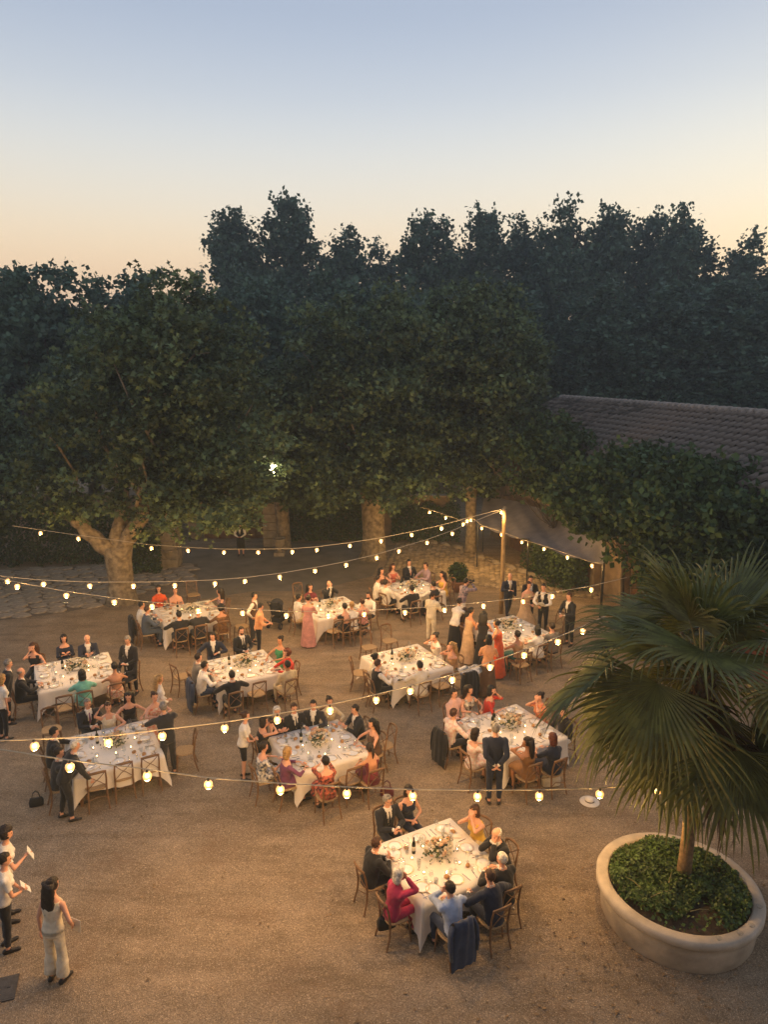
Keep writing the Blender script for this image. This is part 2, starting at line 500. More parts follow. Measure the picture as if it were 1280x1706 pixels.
# right terrace: rows of small cobbles, too small to pick apart, joined
cobl = [(0.000,31.263), (1.584,29.662), (3.820,28.538), (6.359,27.337), (8.818,26.588), (9.560,29.842), (7.881,30.584), (5.914,31.765), (4.001,34.886), (1.910,36.145), (0.630,35.758)]
pav_r = struct(sheet('pavement', cobl, .008, M_SAND))
cb = []
for i in range(-60, 60):
    for j in range(-60, 60):
        u, v = i * .30 + (.15 if j % 2 else 0), j * .20
        x = 4.5 + u * UX - v * UY; y = 31 + u * UY + v * UX
        if not inside((x, y), cobl): continue
        w, d, hh = .135 * rnd.uniform(.88, 1.05), .088 * rnd.uniform(.85, 1.05), .035 + rnd.uniform(-.012, .02)
        a = ROT + rnd.uniform(-.06, .06); c, s = math.cos(a), math.sin(a)
        for px, py, pz in [(-1, -1, 0), (1, -1, 0), (1, 1, 0), (-1, 1, 0), (-.8, -.75, hh), (.8, -.75, hh), (.8, .75, hh), (-.8, .75, hh)]:
            cb.append((x + px * w * c - py * d * s, y + px * w * s + py * d * c, pz + .009))
struct(link('cobbles', fastmesh('cobbles', cb, 8, M_COBBLE, [(4, 5, 6, 7), (0, 1, 5, 4), (1, 2, 6, 5), (2, 3, 7, 6), (3, 0, 4, 7)]), pav_r), 'stuff')
# kerb of rough stones along the right terrace
kb = struct(link('kerb', None))
for i, (x, y) in enumerate([(1.903,36.015), (2.575,35.631), (3.160,35.131), (3.760,34.644), (4.633,32.709), (5.267,31.765), (5.829,30.969), (6.250,30.302), (6.601,29.662), (6.997,29.307)]):
    b = MB(); b.ball((0, 0, .08), (.34, .15, .13), 9, 6)
    b.v = [(a + rnd.uniform(-.03, .03), c + rnd.uniform(-.03, .03), max(0, d + rnd.uniform(-.02, .02))) for a, c, d in b.v]
    o = b.obj('stone', M_STONE, kb, loc=(x, y, 0), rz=-.85 + rnd.uniform(-.2, .2))

# the house the photograph is taken from: its front stands unseen behind the camera, sized to shade part of the sky
ch = thing('manor_house', 'tall pale plaster house front unseen behind the viewer with rows of shuttered windows', 'house', (0, -1.2, 0))
w = MB()
w.box((0, -4, 5.4), (24, 8, 10.8)); w.obj('wall', M_FACADE, ch)
w = MB(); w.box((0, -4, 11.0), (25, 9, .4)); w.obj('cornice', M_STONE, ch)
win = MB().box((0, .02, 0), (1.2, .05, 2.0)).mesh('pane', pm('dark_pane', (.02, .022, .028), .1))
frm = MB().box((0, .05, 1.08), (1.5, .12, .16)).mesh('window', M_STONE)
sill = MB().box((0, .07, -1.08), (1.6, .16, .14)).mesh('sill', M_STONE)
sht = MB().box((0, .06, 0), (.6, .06, 2.0)).mesh('shutter', pm('shutter_paint', (.25, .30, .30), .7))
for i in range(-4, 4):
    for z in (2.2, 5.4, 8.6):
        f_ = link('window', frm, ch, (i * 3.2 + 1.6, 0, z)); link('pane', win, f_); link('sill', sill, f_)
        link('shutter', sht, f_, (-1, 0, 0)); link('shutter', sht, f_, (1, 0, 0))

# ------------------------------------------------------------------ barn with tiled roof
RD = Vector((.300, -.954, 0)); RN = Vector((-.954, -.300, 0))      # along the ridge, down the near slope
R0 = Vector((9.6, 38.6, 7.45)); RL, RW, DROP = 25.0, 4.3, 1.85
barn = thing('barn', 'long low stone barn with a sloping clay tile roof on the right', 'barn', (R0.x, R0.y, 0))
def bl(p):   # world -> barn local
    return Vector(p) - Vector((R0.x, R0.y, 0))
w = MB()
def quadbox(b, p0, along, across, z0, z1, mi=0):
    p = [p0, p0 + along, p0 + along + across, p0 + across]
    V = [(q.x, q.y, z0) for q in p] + [(q.x, q.y, z1) for q in p]
    b.add(V, [(3, 2, 1, 0), (4, 5, 6, 7), (0, 1, 5, 4), (1, 2, 6, 5), (2, 3, 7, 6), (3, 0, 4, 7)], mi)
W0 = Vector((0, 0, 0)) + RN * (RW - .35)
quadbox(w, W0, RD * RL, RN * -.45, 0, 5.45)
quadbox(w, W0 + RN * -7.4, RD * RL, RN * -.45, 0, 5.45)
w.obj('wall', M_WALL_PLASTER, barn)
gb = MB()
A_ = W0 + RD * .02; B_ = W0 + RN * -7.85 + RD * .02
gb.add([(A_.x, A_.y, 0), (B_.x, B_.y, 0), (B_.x, B_.y, 5.5), (0, 0, 7.3), (A_.x, A_.y, 5.5)] +
       [(q[0] + RD.x * .4, q[1] + RD.y * .4, q[2]) for q in [(A_.x, A_.y, 0), (B_.x, B_.y, 0), (B_.x, B_.y, 5.5), (0, 0, 7.3), (A_.x, A_.y, 5.5)]],
       [(0, 1, 2, 3, 4), (9, 8, 7, 6, 5), (0, 5, 6, 1), (1, 6, 7, 2), (2, 7, 8, 3), (3, 8, 9, 4), (4, 9, 5, 0)])
gb.obj('gable', M_WALL_PLASTER, barn)
# two roof slabs
rf = MB()
for sgn in (1, -1):
    n_ = RN * sgn
    top = Vector((0, 0, 7.38)) - RD * .3; low = top + n_ * RW - Vector((0, 0, DROP))
    al = RD * (RL + .6)
    V = [top, top + al, low + al, low]
    rf.add([tuple(q) for q in V] + [(q.x, q.y, q.z - .12) for q in V], [(0, 1, 2, 3), (7, 6, 5, 4), (0, 4, 5, 1), (1, 5, 6, 2), (2, 6, 7, 3), (3, 7, 4, 0)])
roof = rf.obj('roof', pm('roof_under', (.08, .06, .05), .95), barn)
# barrel tiles on the near slope
SL = math.hypot(RW, DROP); dn = (RN * RW - Vector((0, 0, DROP))).normalized(); nrm = RD.cross(dn).normalized()
if nrm.z < 0: nrm = -nrm
NT, TW, TLn = 11, .36, SL / 11
def tile_mesh():
    b = MB(); V = []
    for t in (0, 1):
        rr = .125 if t == 0 else .15
        for k in range(7):
            a = math.pi * k / 6
            V.append((rr * math.cos(a), (-.04 if t == 0 else TLn + .05), rr * .95 * math.sin(a) + (.0 if t == 0 else .028)))
        for k in range(7):
            a = math.pi * k / 6
            V.append(((rr - .02) * math.cos(a), (-.04 if t == 0 else TLn + .05), (rr - .02) * .95 * math.sin(a) + (.0 if t == 0 else .028)))
    F = [(k, k + 1, 14 + k + 1, 14 + k) for k in range(6)] + [(14 + k, 14 + k + 1, 21 + k + 1, 21 + k) for k in range(6)]
    return b.add(V, F).mesh('tile', M_TILE, True)
tmesh = tile_mesh()
basis = Matrix((RD, dn, nrm)).transposed().to_4x4()
cands = []
for i in range(int(RL / TW)):
    for j in range(NT):
        p = Vector((0, 0, 7.385)) + RD * (i * TW) + dn * (j * TLn)
        wp = p + Vector((R0.x, R0.y, 0))
        d_ = (wp - Vector((0, 0, 9.1))).length
        xpix = wp.x / max(1, wp.y) 
        vis = xpix < .56 and i * TW > .6
        # the lower middle of the slope is hidden by the trees in front
        cands.append((0 if vis else 1, d_, i, j, p))
cands.sort(key=lambda t: t[:2])
rest = MB()
tv = np.array([v.co[:] for v in tmesh.vertices]); tf = [tuple(p.vertices) for p in tmesh.polygons]
for q, (vis, d_, i, j, p) in enumerate(cands):
    rx = Matrix.Rotation(rnd.uniform(-.05, .05), 4, nrm)
    M = Matrix.Translation(p + nrm * rnd.uniform(.0, .03) + RD * rnd.uniform(-.012, .012)) @ rx @ basis
    if q < 300:
        o = link('tile', tmesh, roof); o.matrix_local = M
    else:
        Mn = np.array(M)
        rest.add(tv @ Mn[:3, :3].T + Mn[:3, 3], tf)
struct(rest.obj('tiles', M_TILE, roof, True), 'stuff')
rg = MB()
for i in range(int(RL / .38)):
    p = Vector((0, 0, 7.44)) + RD * (i * .38)
    V, F = tube([p + Vector((0, 0, rnd.uniform(-.015, .015))), p + RD * .42 + Vector((0, 0, .02))], [.13, .15], 8)
    rg.add(V, F)
struct(rg.obj('ridge_tiles', M_TILE_RIDGE, roof, True), 'stuff')

# doors, piers and the awning along the barn front
def front(s, out=0.0):   # a point s metres along the barn front, out metres before it
    p = W0 + RD * s + RN * out
    return p
front_ang = math.atan2(RD.y, RD.x)
def plank_door(s, wd, hh, nplank=6, mat=M_DOOR):
    c = front(s, .06)
    dr = MB().box((c.x, c.y, hh + .1), (wd + .3, .2, .2), front_ang).obj('door', M_STONE, barn)
    pw = wd / nplank
    for k in range(nplank):
        q = front(s + (k - nplank / 2 + .5) * pw, .05)
        MB().box((q.x, q.y, hh / 2), (pw - .02, .08 + .012 * (k % 2), hh), front_ang).obj('plank', mat, dr)
for s_, wd in ((3.2, 1.6), (8.6, 2.2), (13.2, 1.8)):
    plank_door(s_, wd, 2.2)
for s_ in (2.0, 5.0, 7.2, 10.1, 12.0):
    c = front(s_, .18)
    MB().box((c.x, c.y, 1.3), (.28, .30, 2.6), front_ang, taper=.92).obj('pier', M_WALL_PLASTER, barn)
rdw = MB(); c = front(17.2, .04); rdw.box((c.x, c.y, 1.6), (7.0, .10, 3.2), front_ang); rdw.obj('plaster_panel', M_WALL_RED, barn)

# canvas awning with slack, on thin posts
aw = thing('awning', 'dark canvas awning sagging over the barn front with lights along its edge', 'awning')
Ft = [(4.284,31.154), (5.199,29.598), (5.962,28.108), (6.968,26.292), (7.929,24.435)]
Bk = [(4.946,34.069), (5.870,33.750), (6.655,32.524), (7.628,29.574), (8.134,24.952)]
V, F = [], []
NI, NJ = 24, 8
for i in range(NI + 1):
    t = i / NI * 4; k = min(3, int(t)); ft = t - k
    a = np.array(Ft[k]) * (1 - ft) + np.array(Ft[k + 1]) * ft
    b = np.array(Bk[k]) * (1 - ft) + np.array(Bk[k + 1]) * ft
    za, zb = 2.12 - .16 * math.sin(math.pi * (t % 2) / 2), 2.75
    for j in range(NJ + 1):
        s = j / NJ
        p = a * (1 - s) + b * s
        z = za * (1 - s) + zb * s - .14 * math.sin(math.pi * s) * (.6 + .4 * math.sin(t * 2.2)) + .03 * math.sin(i * 1.3 + j)
        V.append((p[0], p[1], z))
n0 = len(V)
V += [(x, y, z - .015) for x, y, z in V]
for i in range(NI):
    for j in range(NJ):
        q = (i * (NJ + 1) + j, (i + 1) * (NJ + 1) + j, (i + 1) * (NJ + 1) + j + 1, i * (NJ + 1) + j + 1)
        F += [q, tuple(n0 + z for z in reversed(q))]
MB().add(V, F).obj('canopy', M_AWNING, aw, True)
for (x, y) in (Ft[0], Ft[2], Ft[4]):
    MB().tube([(x, y, 0), (x, y, 2.13)], .03, 8).obj('post', M_METAL, aw)
for (x, y) in (Bk[0], Bk[2], Bk[4]):
    MB().tube([(x, y, 0), (x, y, 2.76)], .03, 8).obj('post', M_METAL, aw)

# ------------------------------------------------------------------ wall at the back of the courtyard
def leafquads(P, size, up=.4, rg=rng, nvar=.35, shape='kite'):
    """P: Nx3 centres -> leaf faces, random direction, biased to face up"""
    N = len(P)
    nr = rg.normal(size=(N, 3)); nr[:, 2] += up * 2
    nr /= np.linalg.norm(nr, axis=1)[:, None]
    t = rg.normal(size=(N, 3)); t -= nr * (t * nr).sum(1)[:, None]
    t /= np.linalg.norm(t, axis=1)[:, None] + 1e-9
    b = np.cross(nr, t)
    s = size * (1 + nvar * rg.uniform(-1, 1, N))
    if shape == 'kite':
        pat = np.array([(0, -.5, 0), (-.42, 0, .08), (0, .55, 0), (.42, 0, .08)])
        tris = [(0, 1, 2), (0, 2, 3)]
    else:   # three-pointed plane leaf
        pat = np.array([(0, -.5, 0), (-.58, .12, .07), (-.2, .1, 0), (0, .62, -.05), (.2, .1, 0), (.58, .12, .07)])
        tris = [(0, 1, 2), (0, 2, 3), (0, 3, 4), (0, 4, 5)]
    Q = P[:, None, :] + s[:, None, None] * (pat[None, :, 0:1] * b[:, None, :] + pat[None, :, 1:2] * t[:, None, :] + pat[None, :, 2:3] * nr[:, None, :])
    return Q.reshape(-1, 3), len(pat), tris

yw = thing('courtyard_wall', 'dark stone courtyard wall with wooden gates behind the plane trees', 'wall', (-3, 36.6, 0))
segs_w = [(-26, -11.2), (-10.5, -9.9), (-5.75, 3.6)]
for a_, b_ in segs_w:
    MB().box(((a_ + b_) / 2 + 3, .3, 1.15), (b_ - a_, .5, 2.3)).obj('masonry', M_WALL_PLASTER, yw)
    MB().box(((a_ + b_) / 2 + 3, .3, 2.34), (b_ - a_ + .1, .62, .09)).obj('coping', M_STONE, yw)
for k in range(10):
    gx = -9.7 + 4.0 * (k + .5) / 10
    MB().box((gx + 3, .25, 1.25), (.385, .09 + .02 * (k % 2), 2.5)).obj('plank', M_DOOR, yw)
MB().box((-7.8 + 3, .2, 2.6), (4.3, .3, .2)).obj('lintel', M_WOOD, yw)
for x, y in ((-9.964,31.462), (-5.739,35.379)):
    pr = thing('stone_pier', 'rough square stone gate pier left of the dark gate' if x < -8 else 'rough square stone gate pier beside the ivy wall', 'pier', (x, y, 0))
    for k in range(6):
        MB().box((rnd.uniform(-.02, .02), 0, .22 + k * .43), (.92 + rnd.uniform(-.05, .05), .8 + rnd.uniform(-.04, .04), .41), rnd.uniform(-.03, .03)).obj('block', M_STONE, pr)
    MB().box((0, 0, 2.66), (1.1, 1.0, .14)).obj('capstone', M_STONE, pr)
# metal railing panel beyond the wall
rl = thing('railing', 'dark metal railing fence standing above the ivy wall', 'fence', (-5.2, 37.6, 0))
for k in range(34):
    MB().box((k * .16, 0, 1.6), (.03, .03, 3.2)).obj('bar', M_METAL, rl)
MB().box((2.6, 0, 3.2), (5.5, .06, .06)).obj('rail', M_METAL, rl)
MB().box((2.6, 0, 2.4), (5.5, .06, .06)).obj('rail', M_METAL, rl)

def leaf_mass(name, boxes, n, size, mat, label, cat, up=.1, seed=3):
    rg = np.random.default_rng(seed); P = []
    for (c, d, rz) in boxes:
        m = n // len(boxes)
        p = (rg.random((m, 3)) - .5)
        # push towards the surface, with lumps
        p *= np.array(d)
        lump = .12 * np.sin(p[:, :1] * 5 + 1) * np.array([[0, 1, 1]])
        p = p + lump
        ca, sa = math.cos(rz), math.sin(rz)
        p = np.stack([p[:, 0] * ca - p[:, 1] * sa, p[:, 0] * sa + p[:, 1] * ca, p[:, 2]], 1) + np.array(c)
        P.append(p)
    P = np.concatenate(P)
    P[:, 2] = np.maximum(P[:, 2], .05)
    Q, k, tr = leafquads(P, size, up, rg)
    o = link(name, None); tag(o, label, cat)
    link('foliage', fastmesh('foliage', Q, k, mat, tr), o)
    for (c, d, rz) in boxes:
        for i in range(4):
            st = MB()
            x = c[0] + math.cos(rz) * d[0] * (i / 4 - .37); y = c[1] + math.sin(rz) * d[0] * (i / 4 - .37)
            st.tube([(x, y, 0), (x + .05, y, c[2]), (x - .04, y, c[2] + d[2] * .4)], [.04, .03, .01], 6)
            st.obj('stem', M_BARK_DARK, o)
    return o
LQ, lk, ltr = leafquads(LP, .05, 1.6, rng)
LQ[:, 2] = np.maximum(LQ[:, 2], .006)
struct(link('fallen_leaves', fastmesh('fallen_leaves', LQ, lk, pm('dry_leaf', (.24, .155, .08), .8, island=.4), ltr)), 'stuff')
leaf_mass('ivy', [((-3.2, 36.35, 1.25), (4.6, .45, 2.6), 0)], 9000, .11, M_IVY, 'dense ivy covering the courtyard wall between pier and plane tree', 'ivy')
leaf_mass('hedge', [((-15.5, 32.2, 1.2), (7.5, 1.5, 2.4), .1)], 8000, .13, M_LEAF_D, 'dark hedge behind the flagstone terrace at the far left', 'hedge', seed=4)
leaf_mass('hedge', [((-10.9, 30.6, .9), (1.6, 1.2, 1.9), .2)], 2500, .12, M_LEAF_D, 'small dark bush between the left plane trunk and the pier', 'bush', seed=5)
leaf_mass('hedge', [((2.2, 36.2, 1.0), (3.6, .8, 2.0), 0)], 5000, .12, M_LEAF_D, 'low dark hedge right of the far plane trunk', 'hedge', seed=6)
c = front(9.0, .0)
b1 = front(5.2, .75) + Vector((R0.x, R0.y, 0)); b2 = front(8.3, 1.0) + Vector((R0.x, R0.y, 0))
leaf_mass('hedge', [((b2.x, b2.y, .85), (3.6, 1.2, 1.7), front_ang)], 6000, .12, M_LEAF_D, 'dark climbing shrub under the awning edge beside the doors', 'shrub', seed=8)
leaf_mass('hedge', [((10.2, 22.2, .9), (4.5, 1.2, 1.8), front_ang)], 4000, .12, M_LEAF_D, 'dark hedge before the barn wall behind the palm', 'hedge', seed=9)

# ------------------------------------------------------------------ haze added to lift dark trees: one closed box of even, thin air
HAZE = 0.0021
hz = MB().box((0, 225, 12.2), (830, 600, 26.4)).obj('haze')
hz['kind'] = 'stuff'
hm = bpy.data.materials.new('haze_air'); hm.use_nodes = True
hm.node_tree.nodes.clear()
ho = hm.node_tree.nodes.new('ShaderNodeOutputMaterial'); hv_ = hm.node_tree.nodes.new('ShaderNodeVolumePrincipled')
hv_.inputs['Color'].default_value = (.80, .93, 1.0, 1); hv_.inputs['Density'].default_value = HAZE; hv_.inputs['Anisotropy'].default_value = .3
hm.node_tree.links.new(hv_.outputs[0], ho.inputs['Volume'])
hz.data.materials.append(hm)
# ------------------------------------------------------------------ trees
def crown_points(lobes, n_clump, n_leaf, rg, clump=(.45, .8), shell=.55, zmin=2.6, rise=-.25, tight=.20):
    """lobes: list of (centre, radii); clumps sit mostly near the lobe surfaces"""
    vol = np.array([r_[0] * r_[1] * r_[2] for _, r_ in lobes]) ** .75
    idx = rg.choice(len(lobes), n_clump, p=vol / vol.sum())
    C = np.array([c for c, _ in lobes])[idx]; RR = np.array([r_ for _, r_ in lobes])[idx]
    d = rg.normal(size=(n_clump, 3)); d /= np.linalg.norm(d, axis=1)[:, None]
    rad = shell + (1.04 - shell) * rg.random(n_clump) ** .6
    cc = C + d * RR * rad[:, None]
    ok = cc[:, 2] > zmin
    cc = cc[ok]
    sz = rg.uniform(*clump, len(cc))
    # each clump: a few twigs that carry the leaves
    P = []
    nt = 5
    for t in range(nt):
        tw = rg.normal(size=(len(cc), 3)); tw[:, 2] = np.abs(tw[:, 2]) * .9 + rise
        tw /= np.linalg.norm(tw, axis=1)[:, None]
        m = n_leaf // nt
        s = rg.random((len(cc), m, 1)) ** .8
        q = cc[:, None, :] + tw[:, None, :] * s * (sz[:, None, None] * 1.15) + rg.normal(size=(len(cc), m, 3)) * (sz[:, None, None] * tight)
        P.append(q.reshape(-1, 3))
    return np.concatenate(P), cc

def limb(b, p0, p1, r0, r1, rg, n=7, bend=.25):
    p0, p1 = np.array(p0, float), np.array(p1, float)
    L = np.linalg.norm(p1 - p0); k = 6
    pts = []
    off = rg.normal(size=3) * L * bend * .35
    for i in range(k + 1):
        t = i / k
        pts.append(p0 * (1 - t) + p1 * t + off * math.sin(math.pi * t) + (rg.normal(size=3) * .025 * L if 0 < i < k else 0))
    b.tube(pts, [r0 + (r1 - r0) * (i / k) * (1 + .12 * math.sin(i * 2.2)) for i in range(k + 1)], n)

def plane_tree(label, loc, trunk, lobes, n_clump, n_leaf, leaf, seed, mat=None, shape='plane', forks=(), clump=(.45, .8), zmin=2.6, up=.45, name='plane_tree', bark=None, rise=-.25, tight=.20, group='plane trees round the courtyard'):
    rg = np.random.default_rng(seed)
    o = thing(name, label, 'tree', (loc[0], loc[1], 0), 0, group)
    P, cc = crown_points(lobes, n_clump, n_leaf, rg, clump, zmin=zmin, rise=rise, tight=tight)
    Q, k, tr = leafquads(P, leaf, up, rg, shape=shape)
    link('crown', fastmesh('crown', Q, k, mat or M_LEAF, tr), o)
    tb = MB()
    r0, h0 = trunk
    pts = [(0, 0, -.05), (0.02, 0, .25), (.03, .02, h0 * .35), (-.02, .03, h0 * .7), (0, 0, h0)]
    tb.tube(pts, [r0 * 1.3, r0 * 1.08, r0 * .92, r0 * .95, r0 * 1.08], 14)
    tops = []
    for f_ in forks:
        limb(tb, (0, 0, h0 - r0 * .6), f_, r0 * .66, r0 * .46, rg, 10, .15)
        tb.ball(f_, (r0 * .62, r0 * .62, r0 * .55), 9, 6)
        tops.append(np.array(f_))
    if not tops: tops = [np.array((0, 0, h0))]
    sel = cc[rg.choice(len(cc), min(len(cc), 26), replace=False)]
    for c in sel:
        t = min(tops, key=lambda q: np.linalg.norm(q - c))
        limb(tb, t, c, r0 * .17, .025, rg, 6)
    tb.obj('trunk', bark or M_BARK, o, True)
    return o

def blob(c, r_, n, rg, spread=.6, rr=(.38, .6)):
    """a main ellipsoid broken into n overlapping lobes so that the outline is uneven"""
    out = [(np.array(c, float), np.array(r_, float) * .84)]
    for i in range(n):
        d = rg.normal(size=3); d /= np.linalg.norm(d)
        s = rg.uniform(*rr)
        out.append((np.array(c) + d * np.array(r_) * spread, np.array(r_) * s))
    return out

rg = np.random.default_rng(11)
# the two big pollarded planes at the edge of the courtyard and their neighbours
tx, ty = (-10.335,26.370)
lob = blob((2.3, -.8, 7.1), (4.1, 4.2, 4.7), 15, rg) + blob((-2.3, -.4, 4.9), (2.0, 2.4, 1.5), 5, rg) + blob((-1.9, -.9, 3.9), (1.3, 1.0, .8), 3, rg) + blob((4.3, -3.0, 4.6), (2.6, 1.6, 1.7), 5, rg)
plane_tree('big plane tree with thick forked mottled trunk on the left flagstones', (tx, ty), (.52, 2.3), lob, 600, 75, .18, 21,
           forks=[(1.35, -.35, 3.7), (-1.25, -.4, 3.35), (.1, .5, 4.3)], zmin=2.75)
tx, ty = (-0.523,32.817)
lob = blob((.0, -1.6, 7.6), (3.6, 4.0, 5.2), 15, rg) + blob((.2, -4.2, 4.6), (3.4, 1.6, 1.8), 5, rg)
plane_tree('tall plane tree with straight mottled trunk behind the rearmost table', (tx, ty), (.58, 3.6), lob, 560, 70, .19, 22,
           forks=[(.9, -.3, 4.7), (-.9, .2, 4.8)], zmin=2.7)
lob = blob((.2, -.8, 7.6), (3.4, 3.7, 5.1), 14, rg) + blob((-1.5, -2.9, 4.7), (2.6, 1.6, 1.8), 5, rg)
plane_tree('rounded plane tree hanging over the awning right of the middle', (4.3, 33.9), (.27, 3.2), lob, 520, 75, .20, 23, shape='kite', forks=[(.7, -.4, 4.4), (-.7, .2, 4.3)], zmin=2.7)
lob = blob((.6, -2.0, 5.7), (2.7, 3.4, 3.6), 10, rg) + blob((.3, -4.2, 4.4), (3.0, 1.5, 1.7), 5, rg)
plane_tree('plane tree between the two big trunks above the gate pier', (-5.15, 34.75), (.36, 3.0), lob, 480, 72, .20, 24, shape='kite', forks=[(.6, -.3, 4.2), (-.6, -.2, 4.2)], zmin=2.7)
lob = blob((.2, -.8, 5.4), (3.0, 3.8, 3.2), 8, rg)
plane_tree('plane tree at the left edge with low hanging branches', (-17.6, 28.5), (.42, 2.4), lob, 380, 72, .19, 25, shape='kite', forks=[(.8, -.3, 3.4), (-.7, .2, 3.5)], zmin=2.3)
# taller trees behind on the left
for i, (x, y, zc, rx_, rz_, lb) in enumerate([
        (-17.5, 36.5, 8.3, 4.4, 5.0, 'dark plane tree behind at the far left edge of the courtyard'),
        (-12.2, 38.5, 8.5, 4.2, 5.1, 'dark plane tree behind the forked trunk with shoots on top'),
        (-22.5, 37.5, 8.4, 4.6, 5.1, 'dark plane tree partly cut by the left picture edge'),
        (-6.2, 42, 8.8, 3.6, 5.2, 'dark plane tree below the tallest far tree'),
        (-1.5, 43, 9.0, 3.8, 5.2, 'dark plane tree behind the straight mottled trunk')]):
    lob = blob((0, 0, zc), (rx_, 3.8, rz_), 10, rg)
    for k in range(5):
        lob.append((np.array((rg.uniform(-.8, .8) * rx_, rg.uniform(-1, 1), zc + rz_ * rg.uniform(.62, .80))), np.array((.8, .8, 1.3))))
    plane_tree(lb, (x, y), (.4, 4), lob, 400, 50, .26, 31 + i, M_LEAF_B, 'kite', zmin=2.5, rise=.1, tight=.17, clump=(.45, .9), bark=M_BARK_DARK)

# far row of tall planes: three different crowns, copied with their trunks
far = []
for i in range(4):
    zc = 11.5
    lob = []
    for k in range(20):   # crown narrows to a feathery top
        z = 3.2 + 15.2 * k / 19
        rr = 3.5 * math.sqrt(max(.03, 1 - ((z - 8.5) / 10.6) ** 2))
        for q in range(2 if rr > 1.8 else 1):
            a = rg.uniform(0, 6.283)
            lob.append((np.array((rr * .48 * math.cos(a), rr * .48 * math.sin(a), z)), np.array((rr * .62, rr * .62, 1.5))))
    for k in range(6):
        a = rg.uniform(0, 6.283); r_ = rg.uniform(.4, 2.2)
        lob.append((np.array((r_ * math.cos(a), r_ * math.sin(a), 19.0 - r_ * 1.5)), np.array((.7, .7, 1.3))))
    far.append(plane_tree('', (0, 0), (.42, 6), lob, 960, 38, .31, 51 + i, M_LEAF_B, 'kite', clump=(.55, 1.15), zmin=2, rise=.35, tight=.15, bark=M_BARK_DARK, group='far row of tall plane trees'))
far_spots = [  # photo column of the top, height factor, depth, words
    (398, 1.035, 57, 'tall far plane tree with ragged left side and sky gaps'),
    (492, 1.07, 58, 'tallest far plane tree left of the middle'),
    (578, .96, 59, 'lower far plane tree just right of the tallest one'),
    (640, .89, 62, 'low far plane tree in the dip of the tree line'),
    (716, 1.02, 58, 'far plane tree with pointed top near the middle'),
    (795, 1.02, 60, 'far plane tree second right of the dip'),
    (862, 1.0, 62, 'far plane tree with flat top behind its neighbours'),
    (925, 1.04, 59, 'far plane tree with high round top above the roof end'),
    (998, 1.035, 60, 'far plane tree with twin tops above the barn roof'),
    (1062, 1.01, 61, 'far plane tree in the gap right of the twin tops'),
    (1118, 1.03, 58, 'far plane tree with loose feathery right side'),
    (1210, .93, 57, 'loose far plane tree where the sunset shows through'),
    (1285, .84, 59, 'lower far plane tree at the right picture edge'),
    (1370, .84, 60, 'lower far plane tree beyond the right picture edge'),
    (330, .60, 66, 'low distant plane tree at the hill gap')]
for i, (px, hf, Y, lb) in enumerate(far_spots):
    src = far[i % 4]
    o = src if i < 4 else copy_thing(src)
    o.location = ((px - 640) / 1170 * Y * 1.0, Y, 0)
    s = hf * (9.1 + Y * .2235) / 21.6
    o.scale = (.95 * s ** .3, .95, s)
    o.rotation_euler = (0, 0, i * 1.9)
    tag(o, lb, 'tree')
# second rank of trees, closing the view low down
bk_spots = [(150, 46, .62), (40, 47, .63), (300, 49, .52), (450, 50, .66), (690, 50, .68), (850, 49, .70), (985, 48, .72), (1090, 47, .72), (1200, 46, .72), (1300, 45, .70)]
for i, (px, Y, s) in enumerate(bk_spots):
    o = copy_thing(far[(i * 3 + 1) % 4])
    o.location = ((px - 640) / 1170 * Y, Y, 0); o.scale = (1.05, 1, s); o.rotation_euler = (0, 0, i * 2.3)
    tag(o, 'shadowy plane tree filling the ' + ['left edge gap behind the terrace', 'far left edge of the picture', 'space under the hill gap', 'space under the tallest far tree', 'space under the pointed top', 'space left of the roof end', 'space over the left roof end', 'space over the middle of the roof', 'space over the right part of the roof', 'right edge above the roof'][i], 'tree', 'second rank of shaded plane trees')

# bushy trees growing in front of the barn
for (pos, cz, rr_, nc, lb, sd_) in (((8.6, 24.2), 4.7, (2.7, 1.9, 1.8), 380, 'bushy small tree with drooping leaves beside the awning, before the barn', 71),
                                    ((9.7, 21.6), 4.5, (2.2, 1.6, 1.7), 300, 'bushy small tree whose top covers the middle of the tiled roof', 72),
                                    ((10.5, 19.6), 4.2, (1.5, 1.2, 1.3), 150, 'slim small tree before the red barn wall', 73),
                                    ((7.2, 28.9), 5.0, (1.9, 1.5, 2.1), 220, 'small tree in the dark corner between plane crown and awning', 74)):
    lob = blob((0, 0, cz), rr_, 10, rg) + blob((-.2, -.3, cz - 1.4), (rr_[0] * .8, rr_[1] * .8, 1.4), 5, rg)
    plane_tree(lb, pos, (.075, 2.4), lob, nc, 60, .19, sd_, M_LEAF_D, 'kite', clump=(.35, .7), zmin={71: 3.3, 74: 4.0}.get(sd_, 2.0), up=.2, rise=-.5, name='small_tree', bark=M_BARK_DARK, group='bushy trees before the barn')
tag(MB().tube([(0, 0, 0), (.03, 0, 1.5), (.05, .02, 3.1)], [.045, .04, .035], 8).obj('garden_post', M_POLE, loc=(*(15.752,31.435), 0)), 'thin bare post standing before the red barn wall', 'post')

